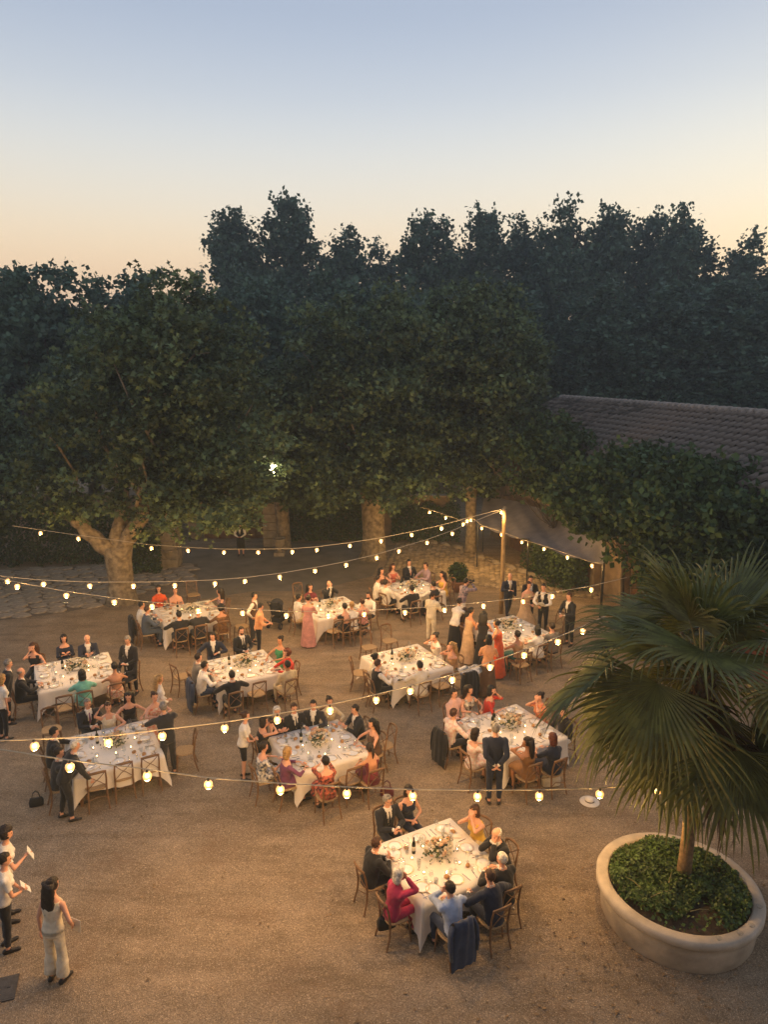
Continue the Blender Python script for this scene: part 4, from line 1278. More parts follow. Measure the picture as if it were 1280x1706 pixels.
strand('lowest string of lights hanging nearest the viewer',
       [(-4.663,9.425,3.280),(-3.585,9.585,3.031),(-2.703,9.716,2.804),(-1.625,9.877,2.607),(-0.592,10.030,2.442),(0.466,10.188,2.294),(1.539,10.348,2.176),(2.593,10.504,2.082),(3.656,10.663,2.011),(4.691,10.817,1.988)],
       (-6.221,9.100,3.885), (5.213,10.800,2.295))
aw_b = [(4.260,24.900,3.928)]
strand('short string of lights along the awning edge',
       [(*(4.378,30.619), 2.0), (*(5.098,29.598), 1.97), (*(5.732,28.298), 1.95), (*(6.414,27.220), 1.95), (*(7.007,25.884), 1.97), (*(7.600,24.695), 1.98)],
       (*(4.305,31.315), 2.12), (*(7.955,24.522), 2.12))
strand('short string of lights under the plane crown left of the awning',
       [(*(2.076,31.296), 2.6), (*(2.755,30.594), 2.5), (*(3.460,29.922), 2.35), (*(3.818,30.094), 2.5)],
       (*(1.643,31.411), 2.8), (*(4.070,29.610), 2.5))
strand('single bulb hanging right under the top of the pole', aw_b, pole_top, None)

# far lantern glimpsed through the leaves above the gate pier
ln = thing('wall_lantern', 'bright lantern hanging among the leaves above the gate pier', 'lamp', (-4.219,26.600,5.261))
lb_ = MB(); lb_.ball((0, 0, 0), (.16, .16, .18), 12, 9)
lb_.obj('globe', pm('lantern_globe', (1, .9, .7), .3, emit=(1, .85, .55), estr=12), ln, True)
MB().lathe([(.10, .17), (.04, .22), (.0, .26)], 10).obj('cap', M_METAL, ln)
li = bpy.data.lights.new('lantern_light', 'POINT'); li.energy = 40; li.color = (1, .8, .5); li.shadow_soft_size = .1
link('lantern_light', li, ln, (0, -.3, -.1))
MB().tube([(0, 0, .28), (0, .05, 1.1), (.05, .3, 2.0)], .02, 6).obj('cable', M_METAL, ln)

# ------------------------------------------------------------------ small things standing about
def urn(x, y, label):
    o = thing('stone_urn', label, 'urn', (x, y, 0))
    MB().box((0, 0, .09), (.5, .5, .18)).obj('plinth', M_STONE, o)
    MB().lathe([(.16, .18), (.10, .26), (.09, .34), (.2, .44), (.27, .62), (.26, .74), (.32, .80), (.32, .85), (.26, .85), (.22, .70)], 18).obj('bowl', M_STONE, o, True)
urn(*(-9.905,31.263), 'pale stone urn on a plinth at the left gate pier')
urn(*(-5.134,33.368), 'pale stone urn on a plinth in front of the right gate pier')
def potted(x, y, label, r_=.3, seed=5):
    o = thing('potted_plant', label, 'plant', (x, y, 0))
    MB().lathe([(.20, 0), (.27, .36), (.30, .40), (.30, .45), (.26, .45), (.24, .38)], 18).obj('pot', M_TERRA, o, True)
    rgp = np.random.default_rng(seed); P = rgp.normal(size=(900, 3)); P /= np.linalg.norm(P, axis=1)[:, None]
    P = P * (rgp.random((900, 1)) ** .4) * np.array((.42, .42, .42)) + (0, 0, .82)
    Q, kk, tr = leafquads(P, .10, .3, rgp)
    link('foliage', fastmesh('foliage', Q, kk, M_LEAF_D, tr), o)
    MB().tube([(0, 0, .35), (.02, 0, .8)], .025, 6).obj('stem', M_BARK_DARK, o)
potted(*(3.048,27.727), 'round leafy shrub in a clay pot behind the photographer')

pc = thing('pushchair', 'dark folded-hood pushchair standing left of a rear table', 'pushchair', (*(-3.765,23.819), 0), R(-20))
M_PC = pm('pushchair_fabric', (.018, .018, .022), .8, noise=20, var=.3)
hv = MB(); V, F = [], []
for i in range(9):
    a = -.2 + i / 8 * 2.0
    for j in range(9):
        b_ = -1.35 + j / 8 * 2.7
        V.append((.25 * math.sin(b_), -.08 - .3 * math.cos(a) * math.cos(b_) * .9, .72 + .32 * math.sin(a) * (.35 + .65 * math.cos(b_))))
F = [(i * 9 + j, i * 9 + j + 1, (i + 1) * 9 + j + 1, (i + 1) * 9 + j) for i in range(8) for j in range(8)]
nv = len(V); V += [(x * .96, y * .96 - .003, z - .012) for x, y, z in V]; F += [tuple(nv + q for q in reversed(f_)) for f_ in F]
hv.add(V, F).obj('hood', M_PC, pc, True)
MB().box((0, .05, .48), (.38, .55, .08), rx=-.12).box((0, -.22, .66), (.38, .07, .42), rx=.25).obj('seat', M_PC, pc)
for sx in (-1, 1):
    MB().tube([(sx * .24, .38, .12), (sx * .23, 0, .5), (sx * .22, -.42, 1.0)], .014, 6).obj('frame', M_METAL, pc)
    MB().tube([(sx * .24, -.34, .12), (sx * .23, .05, .5)], .014, 6).obj('frame', M_METAL, pc)
    for yy_ in (.38, -.34):
        wv, wf = tube([(sx * .24 + .03, yy_, .12), (sx * .24 - .03, yy_, .12)], .12, 14)
        wh = MB().add(wv, wf).obj('wheel', M_PC, pc)
        hv_, hf_ = tube([(sx * .24 + .034, yy_, .12), (sx * .24 - .034, yy_, .12)], .06, 10)
        MB().add(hv_, hf_).obj('rim', M_SILVER, wh)
MB().tube([(-.22, -.42, 1.0), (0, -.46, 1.02), (.22, -.42, 1.0)], .016, 6).obj('handle', M_METAL, pc)
MB().box((0, .02, .27), (.34, .5, .16)).obj('basket', M_PC, pc)

# iron cover at the lower left
mh = thing('iron_cover', 'square dark iron cover set in the gravel at the lower left corner', 'cover', (*(-5.702,8.789), 0), R(18))
MB().box((0, 0, .006), (.42, .46, .03)).obj('frame', M_IRON, mh)
MB().box((0, 0, .012), (.37, .41, .026)).obj('lid', M_IRON, mh)
for sx in (-.1, .1):
    MB().box((sx, 0, .026), (.05, .02, .006)).obj('lifting_slot', M_METAL, mh)

def handbag(x, y, z, rz, label, mat, k=1.0):
    o = thing('handbag', label, 'handbag', (x, y, z), rz)
    b = MB(); L = []
    nn = 16
    for zz, w, d in ((0, .13, .055), (.02, .155, .075), (.12, .16, .07), (.20, .135, .04), (.215, .12, .02)):
        L.append([(w * (1 if math.cos(6.283 * q / nn) > 0 else -1) * abs(math.cos(6.283 * q / nn)) ** .5 * k, d * (1 if math.sin(6.283 * q / nn) > 0 else -1) * abs(math.sin(6.283 * q / nn)) ** .5 * k, zz * k) for q in range(nn)])
    V = [p for q in L for p in q]
    F = [(i * nn + q, i * nn + (q + 1) % nn, (i + 1) * nn + (q + 1) % nn, (i + 1) * nn + q) for i in range(4) for q in range(nn)] + [tuple(reversed(range(nn))), tuple(4 * nn + q for q in range(nn))]
    b.add(V, F).obj('body', mat, o)
    for s in (-.015, .015):
        MB().tube([(-.09 * k, s, .2 * k), (-.06 * k, s, .33 * k), (0, s, .38 * k), (.06 * k, s, .33 * k), (.09 * k, s, .2 * k)], .007, 6).obj('handle', mat, o)
    return o
# ------------------------------------------------------------------ people
def C(h):   # sRGB hex -> linear
    v = [int(h[i:i + 2], 16) / 255 for i in (0, 2, 4)]
    return tuple(c / 12.92 if c <= .04045 else ((c + .055) / 1.055) ** 2.4 for c in v)
PAL = dict(black=C('17161a'), ink=C('1c1d24'), navy=C('1d2438'), blue=C('34435f'), greyblue=C('4a5463'), grey=C('77716a'), charcoal=C('2a292b'),
           white=C('e6ded2'), cream=C('ddcfb4'), sky=C('a9b6cf'), pink=C('dcb0a4'), rose=C('c98d84'), magenta=C('a3254d'), red=C('c23424'), orange=C('d8572a'),
           peach=C('e0a070'), coral=C('c96a52'), yellow=C('d9b04a'), green=C('3f8a5e'), turq=C('6fb5a6'), teal=C('1f5a58'), purple=C('75405f'),
           burg=C('6d2730'), brown=C('5d4330'), tan=C('b08a62'), champ=C('c9a986'), beige=C('c9b592'), lilac=C('a98f96'), bronze=C('8a6238'), jean=C('2f3a52'))
SKIN = dict(l=C('d9a184'), m=C('c48b68'), t=C('a8734f'), d=C('5e3c28'))
HAIR = dict(black=C('15100d'), dark=C('24170f'), brown=C('44291a'), auburn=C('5b2a19'), blonde=C('a98552'), grey=C('86807a'), white=C('cfc8be'))
def cloth(c):
    return pm('cloth_' + c, PAL[c], .85, noise=7, var=.2, bump=.8, bscale=9, sheen=.15)
def print_cloth(a, b, sc=16):
    return pm('print_%s_%s' % (a, b), PAL[a], .85, noise=sc, col2=PAL[b], bump=.15, bscale=16, detail=1)
def get_cloth(c):
    if '+' in c:
        a, b = c.split('+'); return print_cloth(a, b)
    return cloth(c)
M_EYE = pm('eye_dark', (.02, .015, .012), .3)
M_LIP = pm('lips', (.40, .14, .11), .5)
M_SHOE = pm('shoe_leather', (.02, .016, .014), .4)

TMP = bpy.data.scenes.new('tmp')
unit = lambda v: np.array(v, float) / (np.linalg.norm(v) + 1e-9)

def ell(c, r_, ax=None, nu=14, nv=10):
    V, F = ball(nu, nv)
    V = V * np.array(r_)
    if ax is not None: V = V @ np.array(ax)     # rows: right, forward, up
    return V + np.array(c), F
def loft(cs, rx, ry, ax, ay, n=16, pw=1.0):
    V, F = [], []
    for i, c in enumerate(cs):
        a = ax[i] if np.ndim(ax) == 2 else ax; b = ay[i] if np.ndim(ay) == 2 else ay
        for k in range(n):
            t = 2 * math.pi * k / n
            V.append(np.array(c) + a * rx[i] * math.cos(t) + b * ry[i] * math.sin(t))
    for i in range(len(cs) - 1):
        for k in range(n):
            F.append((i * n + k, i * n + (k + 1) % n, (i + 1) * n + (k + 1) % n, (i + 1) * n + k))
    F.append(tuple(reversed(range(n)))); F.append(tuple((len(cs) - 1) * n + k for k in range(n)))
    return np.array(V), F
def capsule(a, b, ra, rb, bulge=1.0, n=10):
    a, b = np.array(a, float), np.array(b, float); d = unit(b - a)
    pts = [a - d * ra * .85, a - d * ra * .5, a, a * .6 + b * .4, b, b + d * rb * .5, b + d * rb * .85]
    rad = [ra * .4, ra * .82, ra, (ra * .6 + rb * .4) * bulge, rb, rb * .82, rb * .4]
    return tube(pts, rad, n)
def ik(s, t, la, lb, pole):
    s, t = np.array(s, float), np.array(t, float)
    d = t - s; L = np.linalg.norm(d)
    if L > (la + lb) * .985:
        t = s + d / L * (la + lb) * .985; d = t - s; L = np.linalg.norm(d)
    L = max(L, .12)
    x = (la * la - lb * lb + L * L) / (2 * L)
    hgt = math.sqrt(max(1e-6, la * la - x * x))
    dn_ = d / L; p = np.array(pole, float); p -= dn_ * p.dot(dn_); p = unit(p)
    return s + dn_ * x + p * hgt, t

class Body: pass
def figure(sex='m', sit=True, lean=8, arms='table', hy=0, hp=0, walk=0, chest=1.0, twist=0, table_z=.78):
    """joints and closed volumes of one posed body, facing +Y, feet on z = 0"""
    B = Body(); B.prims = []; B.segs = []; B.sit = sit; B.sex = sex
    m = sex == 'm'
    hip = np.array((0, 0, .53 if sit else .93))
    ln = R(lean)
    lat = np.array((1., 0, 0)); up = np.array((0, math.sin(ln), math.cos(ln))); fwd = np.array((0, math.cos(ln), -math.sin(ln)))
    if twist:
        tw = R(twist); l2 = lat * math.cos(tw) + fwd * math.sin(tw); fwd = fwd * math.cos(tw) - lat * math.sin(tw); lat = l2
    T = lambda t, x=0, y=0: hip + up * t + lat * x + fwd * y
    if m: tr = [(-.11, .09, .08), (-.06, .155, .115), (.01, .17, .124), (.11, .158, .115), (.20, .155, .114), (.30, .168, .122), (.40, .186, .122), (.47, .182, .098), (.52, .128, .078), (.555, .064, .062), (.60, .055, .058)]
    else: tr = [(-.11, .09, .08), (-.06, .160, .118), (.01, .172, .124), (.10, .145, .108), (.18, .125, .095), (.28, .140, .112), (.36, .155, .128), (.44, .158, .096), (.50, .112, .072), (.54, .054, .055), (.60, .046, .049)]
    tr = [(a, b * chest, c * chest) if -.08 < a < .45 else (a, b, c) for a, b, c in tr]
    B.tr = np.array(tr)
    B.prims.append(loft([T(t) for t, _, _ in tr], [q[1] for q in tr], [q[2] for q in tr], lat, fwd, 18))
    if not m:
        for sx in (-1, 1): B.prims.append(ell(T(.335, sx * .068, .085), (.062, .055, .06), (lat, fwd, up)))
    B.T, B.lat, B.fwd, B.up, B.hip = T, lat, fwd, up, hip
    # head
    nb = T(.555)
    hdir = unit(up * .5 + np.array((0, 0, .6)) + fwd * .10)
    hc = nb + hdir * .165
    a, b = R(hy), R(hp)
    base_f = unit(np.array((fwd[0], fwd[1], 0)))
    hl = np.array((base_f[1], -base_f[0], 0.))
    f0 = base_f * math.cos(a) - hl * math.sin(a); r0 = hl * math.cos(a) + base_f * math.sin(a)
    hf = f0 * math.cos(b) - np.array((0, 0, 1.)) * math.sin(b); hu = np.cross(r0, hf)
    B.hc, B.hax = hc, (r0, hf, hu)
    H = lambda x, y, z: hc + r0 * x + hf * y + hu * z
    B.H = H
    B.prims.append(tube([T(.50), T(.56), hc - hu * .05], [.055 if m else .048, .054 if m else .045, .054 if m else .046], 12))
    B.prims.append(ell(H(0, -.012, .022), (.076, .095, .098), B.hax))
    B.prims.append(ell(H(0, .020, -.045), (.057, .070, .078), B.hax))
    B.prims.append(ell(H(0, .090, -.022), (.013, .019, .024), B.hax, 8, 6))
    B.prims.append(ell(H(0, .078, .012), (.045, .016, .012), B.hax, 8, 6))
    for sx in (-1, 1): B.prims.append(ell(H(sx * .076, -.005, -.012), (.014, .022, .032), B.hax, 8, 6))
    B.segs.append(('head', H(0, 0, .04), H(0, .02, -.07), .095, .07))
    B.segs.append(('neck', T(.545), hc - hu * .06, .056, .056))
    # arms
    sw = .192 if m else .165
    la, lb = (.30, .27) if m else (.28, .25)
    ra = 1.0 if m else .82
    B.hands = []
    A = dict(
        table=lambda s: (np.array((s * .15, .43, table_z + .045)), (s, -.3, -.5)),
        wide=lambda s: (np.array((s * .26, .40, table_z + .045)), (s, -.3, -.4)),
        lap=lambda s: (np.array((s * .07, .27, hip[2] + .16)), (s, -.5, -.3)),
        clap=lambda s: (T(.36, s * .02, .33), (s, -.2, -.9)),
        face=lambda s: ((H(.05, .115, -.085), (.7, .2, -1)) if s > 0 else (np.array((-.16, .36, table_z + .045)), (-1, -.3, -.5))),
        facel=lambda s: ((H(-.05, .115, -.085), (-.7, .2, -1)) if s < 0 else (np.array((.16, .36, table_z + .045)), (1, -.3, -.5))),
        chin=lambda s: (H(s * .035, .135, -.09), (s, .1, -1)),
        phone=lambda s: (T(.30, s * .05 - .02, .36), (s, -.3, -.7)),
        raised=lambda s: ((H(.22, .22, .10), (1, .1, -.4)) if s > 0 else (np.array((-.16, .38, table_z + .045)), (-1, -.3, -.5))),
        reach=lambda s: ((T(.33, .42, .38), (1, -.3, -.8)) if s > 0 else (np.array((-.15, .36, table_z + .045)), (-1, -.3, -.5))),
        down=lambda s: (T(-.12, s * .245, .05), (s * .6, -1, 0)),
        behind=lambda s: (T(.02, s * .045, -.175), (s, -.6, .2)),
        front=lambda s: (T(.10, s * .06, .25), (s, -.4, -.4)),
        hold=lambda s: (T(.20, s * .09, .32), (s, -.5, -.6)),
        camera=lambda s: (H(s * .07, .19, -.07), (s, -.1, -1)),
        oneup=lambda s: ((T(.30, .10, .30), (1, -.4, -.6)) if s > 0 else (T(-.10, -.25, .06), (-1, -1, 0))),
        side=lambda s: ((T(.02, .25, .13), (1, -1, -.1)) if s > 0 else (T(-.10, -.25, .04), (-1, -1, 0))),
        hip=lambda s: ((T(.06, s * .22, .05), (s, -.6, .1))),
        hug=lambda s: (T(.40, s * .10, .36), (s, 0, -.3)),
        lean=lambda s: (T(.10, s * .20, .46), (s, -.5, .2)),
    )[arms]
    for s in (-1, 1):
        S0 = T(.468 if m else .435, s * sw)
        tgt, pole = A(s)
        pole = lat * pole[0] + fwd * pole[1] + np.array((0, 0, 1.)) * pole[2]
        E, Wr = ik(S0, tgt, la, lb, pole)
        B.prims.append(capsule(S0, E, .056 * ra, .043 * ra, 1.05)); B.prims.append(capsule(E, Wr, .044 * ra, .029 * ra, 1.06))
        B.prims.append(ell(S0 - up * .01, (.066 * ra, .064 * ra, .062 * ra)))
        d = unit(Wr - E)
        if arms in ('face', 'facel', 'chin') and (arms == 'chin' or (arms == 'face') == (s > 0)): d = unit(np.array((0, 0, 1.)) - hf * .25)
        elif arms == 'down': d = unit(d + np.array((0, 0, -.3)))
        elif arms in ('clap', 'front'): d = unit(d * .6 + up * .5 - lat * s * .1)
        elif sit and arms in ('table', 'wide', 'raised', 'reach'): d = unit(d * (1, 1, .2)) if tgt[2] < table_z + .1 else d
        # palm normal: towards the body or down
        pn = np.array((0, 0, -1.)) if abs(d[2]) < .7 else (-lat * s if arms not in ('face', 'facel', 'chin') else -hf)
        if arms == 'clap': pn = -lat * s
        pn = unit(pn - d * pn.dot(d)); sd = np.cross(d, pn)
        palm_e = Wr + d * .095
        B.prims.append(loft([Wr - d * .02, Wr + d * .02, Wr + d * .06, palm_e], [.026 * ra, .034 * ra, .041 * ra, .036 * ra], [.021, .019, .018, .014], sd, pn, 10))
        B.segs.append(('uarm%d' % s, S0, E, .056 * ra, .043 * ra)); B.segs.append(('farm%d' % s, E, Wr, .044 * ra, .029 * ra)); B.segs.append(('hand%d' % s, Wr + d * .03, palm_e, .030, .030))
        B.hands.append((Wr, d, pn, sd * (-1 if np.dot(np.cross(d, pn), lat) * s > 0 else 1), ra))
    # legs
    rl = 1.0 if m else .93
    for s in (-1, 1):
        if sit:
            hj = np.array((s * .09, .02, hip[2] - .005)); kn = np.array((s * (.125 if m else .085), .45, hip[2] + .0)); an = np.array((s * (.13 if m else .08), .45 - .05 * (s if walk else 1), .09)); fd = unit((s * .12, 1, -.02))
        else:
            st = walk * s * .26
            hj = np.array((s * .085, 0, hip[2] - .02)); an = np.array((s * .105, st - .02, .085 if st >= 0 else .12)); kn = (hj + an) / 2 + np.array((s * .008, .025 + abs(st) * .12, .01)); fd = unit((s * .18, 1, -.02))
        B.prims.append(capsule(hj, kn, .088 * rl, .058 * rl, 1.03, 12)); B.prims.append(capsule(kn, an, .056 * rl, .036 * rl, 1.12, 10))
        toe = an + fd * .17 + np.array((0, 0, -.055 if an[2] < .1 else -.09)); heel = an - fd * .045 + np.array((0, 0, -.045))
        B.prims.append(capsule(heel, toe, .040, .030, 1.0, 10)); B.prims.append(capsule(an, heel * .5 + toe * .5 + (0, 0, .015), .036, .030, 1.0, 8))
        B.segs.append(('thigh%d' % s, hj, kn, .088 * rl, .058 * rl)); B.segs.append(('shin%d' % s, kn, an - (0, 0, -.03), .056 * rl, .036 * rl)); B.segs.append(('foot%d' % s, heel, toe, .042, .036))
    return B

def fingers(B):
    V, F = [], []
    for (Wr, d, pn, thumb, ra) in B.hands:
        for i, (off, L) in enumerate(((.027, .068), (.009, .078), (-.009, .073), (-.026, .056))):
            p0 = Wr + d * .075 + thumb * off * ra
            p1 = Wr + d * .098 + thumb * off * 1.05 * ra + pn * .004; p2 = p1 + unit(d + pn * .35) * L * .5; p3 = p2 + unit(d + pn * .95) * L * .5
            v, f_ = tube([p0, p1, p2, p3], [.0085, .009, .0082, .0062], 6)
            F += [tuple(len(V) + q for q in t) for t in f_]; V += list(v)
        p0 = Wr + d * .02 + thumb * .02 * ra; p1 = Wr + d * .05 + thumb * .045 * ra + pn * .010; p2 = p1 + unit(d + pn * .4 + thumb * .3) * .034; p3 = p2 + unit(d + pn * .5) * .028
        v, f_ = tube([p0, p1, p2, p3], [.012, .011, .0095, .007], 6)
        F += [tuple(len(V) + q for q in t) for t in f_]; V += list(v)
    return V, F

PEOPLE = []
def person(**kw):
    PEOPLE.append(kw)

def garment(name, V, N, quads, mask, amt, mat, parent, rgn, wide=0):
    fs = quads[mask]
    if len(fs) == 0: return None
    used, inv = np.unique(fs, return_inverse=True)
    fs = inv.reshape(fs.shape)
    v, n = V[used], N[used]
    wr = .004 * np.sin(v[:, 2] * 38 + 7 * np.sin(v[:, 0] * 14 + rgn)) * np.sin(v[:, 1] * 21 + rgn)
    out = v + n * (amt + wr)[:, None]
    if wide: out = out + n * (1, 1, 0) * (wide * np.clip((.62 - v[:, 2]) / .5, 0, 1))[:, None]
    inn = v - n * .004
    E = np.concatenate([fs[:, [0, 1]], fs[:, [1, 2]], fs[:, [2, 3]], fs[:, [3, 0]]])
    key = np.sort(E, 1); code = key[:, 0].astype(np.int64) * 1000003 + key[:, 1]
    _, idx, cnt = np.unique(code, return_index=True, return_counts=True)
    be = E[idx[cnt == 1]]
    m = len(v)
    bq = np.stack([be[:, 1], be[:, 0], be[:, 0] + m, be[:, 1] + m], 1)
    AV = np.concatenate([out, inn]); AF = np.concatenate([fs, bq])
    used, inv = np.unique(AF, return_inverse=True)
    me = fast_quads(name, AV[used], inv.reshape(AF.shape), [mat])
    return link(name, me, parent)

def fast_quads(name, V, Q, mats, mi=None, smooth=True):
    me = bpy.data.meshes.new(name)
    me.vertices.add(len(V)); me.vertices.foreach_set('co', np.asarray(V, np.float32).ravel())
    me.loops.add(Q.size); me.loops.foreach_set('vertex_index', Q.astype(np.int32).ravel())
    me.polygons.add(len(Q)); me.polygons.foreach_set('loop_start', np.arange(0, Q.size, 4, dtype=np.int32)); me.polygons.foreach_set('loop_total', np.full(len(Q), 4, np.int32))
    me.polygons.foreach_set('use_smooth', np.full(len(Q), smooth))
    for m in mats: me.materials.append(m)
    me.update(calc_edges=True)
    return me

def hair_mesh(B, style, rgn):
    """hair as a solid cap with its own thickness, plus length, bun or curls"""
    H = B.H; b = MB()
    r0, hf, hu = B.hax
    rg = random.Random(int(rgn * 1000))
    V, F = ball(18, 14)
    sc = {'short': (.083, .103, .106), 'bald': (.081, .100, .10), 'bob': (.094, .108, .112), 'long': (.090, .106, .110), 'bun': (.083, .103, .106), 'curly': (.112, .118, .122), 'pony': (.084, .104, .107)}[style]
    keep = []
    for f_ in F:
        c = np.mean([V[i] for i in f_], 0)
        hl = .30 - .10 * abs(c[0])                              # hair line over the forehead
        ok = (c[1] < .40 and c[2] > -.45 - .3 * (c[1] < -.2)) or c[2] > hl + .32 * c[1]
        if c[1] > .25 and c[2] < hl + .18: ok = False
        if style in ('bob', 'long', 'curly') and c[1] < .45 and c[2] > -.97: ok = True
        if style == 'short' and c[1] > -.1 and c[2] < -.2: ok = False
        if style == 'bald': ok = -.55 < c[2] < .25 and c[1] < .25
        if ok: keep.append(f_)
    amp = .014 if style == 'curly' else .0065
    P = V * np.array(sc) * (1 + 0 * V)
    P = P + np.array([(rg.uniform(-amp, amp), rg.uniform(-amp, amp), rg.uniform(-amp, amp)) for _ in P])
    outer = [H(p[0], p[1] - .014, p[2] + .020) for p in P]
    inner = [H(p[0] * .86, p[1] * .86 - .014, p[2] * .86 + .020) for p in P]
    n = len(outer)
    b.add(outer + inner, keep + [tuple(n + i for i in reversed(f_)) for f_ in keep])
    # close the rim
    from collections import Counter
    cnt = Counter(); dire = {}
    for f_ in keep:
        for i in range(len(f_)):
            e = (f_[i], f_[(i + 1) % len(f_)]); k = tuple(sorted(e)); cnt[k] += 1; dire[k] = e
    b.f += [(dire[k][1], dire[k][0], dire[k][0] + n, dire[k][1] + n) for k, c in cnt.items() if c == 1]
    b.m += [0] * (len(b.f) - len(b.m))
    back = -unit(np.array((hf[0], hf[1], 0))); side = r0; dz = np.array((0, 0, 1.))
    if style == 'long':
        top = H(0, -.050, .07); L = .46 + rg.uniform(-.05, .05)
        cs, rx, ry = [], [], []
        for i in range(9):
            t = i / 8
            # falls against the back, which slopes with the lean
            cs.append(top + back * (.035 + .015 * math.sin(t * 3)) - dz * L * t - (B.up - dz) * 0 - B.fwd * 0 + (-(B.up * L * t) + dz * L * t) * .8 + side * rg.uniform(-.006, .006))
            rx.append(.112 + .022 * math.sin(min(1, t * 1.5) * 2.2) - .055 * max(0, t - .7) / .3); ry.append(.064 - .016 * t - .015 * max(0, t - .7))
        v, f_ = loft(cs, rx, ry, side, unit(-back), 14)
        v = [p + side * rg.uniform(-.011, .011) + back * rg.uniform(-.012, .012) for p in v]
        b.add(v, f_)
    if style == 'bob':
        cs = [H(0, -.03, .02), H(0, -.035, -.05), H(0, -.04, -.11), H(0, -.045, -.15)]
        v, f_ = loft(cs, [.088, .096, .098, .080], [.080, .078, .072, .05], r0, hf, 16)
        b.add(v, f_)
    if style == 'bun':
        v, f_ = ell(H(0, -.115, .055), (.045, .042, .042), B.hax, 10, 8); b.add([p + np.array((rg.uniform(-.003, .003),) * 3) for p in v], f_)
    if style == 'pony':
        v, f_ = tube([H(0, -.09, .06), H(0, -.15, .03), H(0, -.16, -.08), H(0, -.13, -.20)], [.02, .034, .032, .012], 8); b.add(v, f_)
    return b

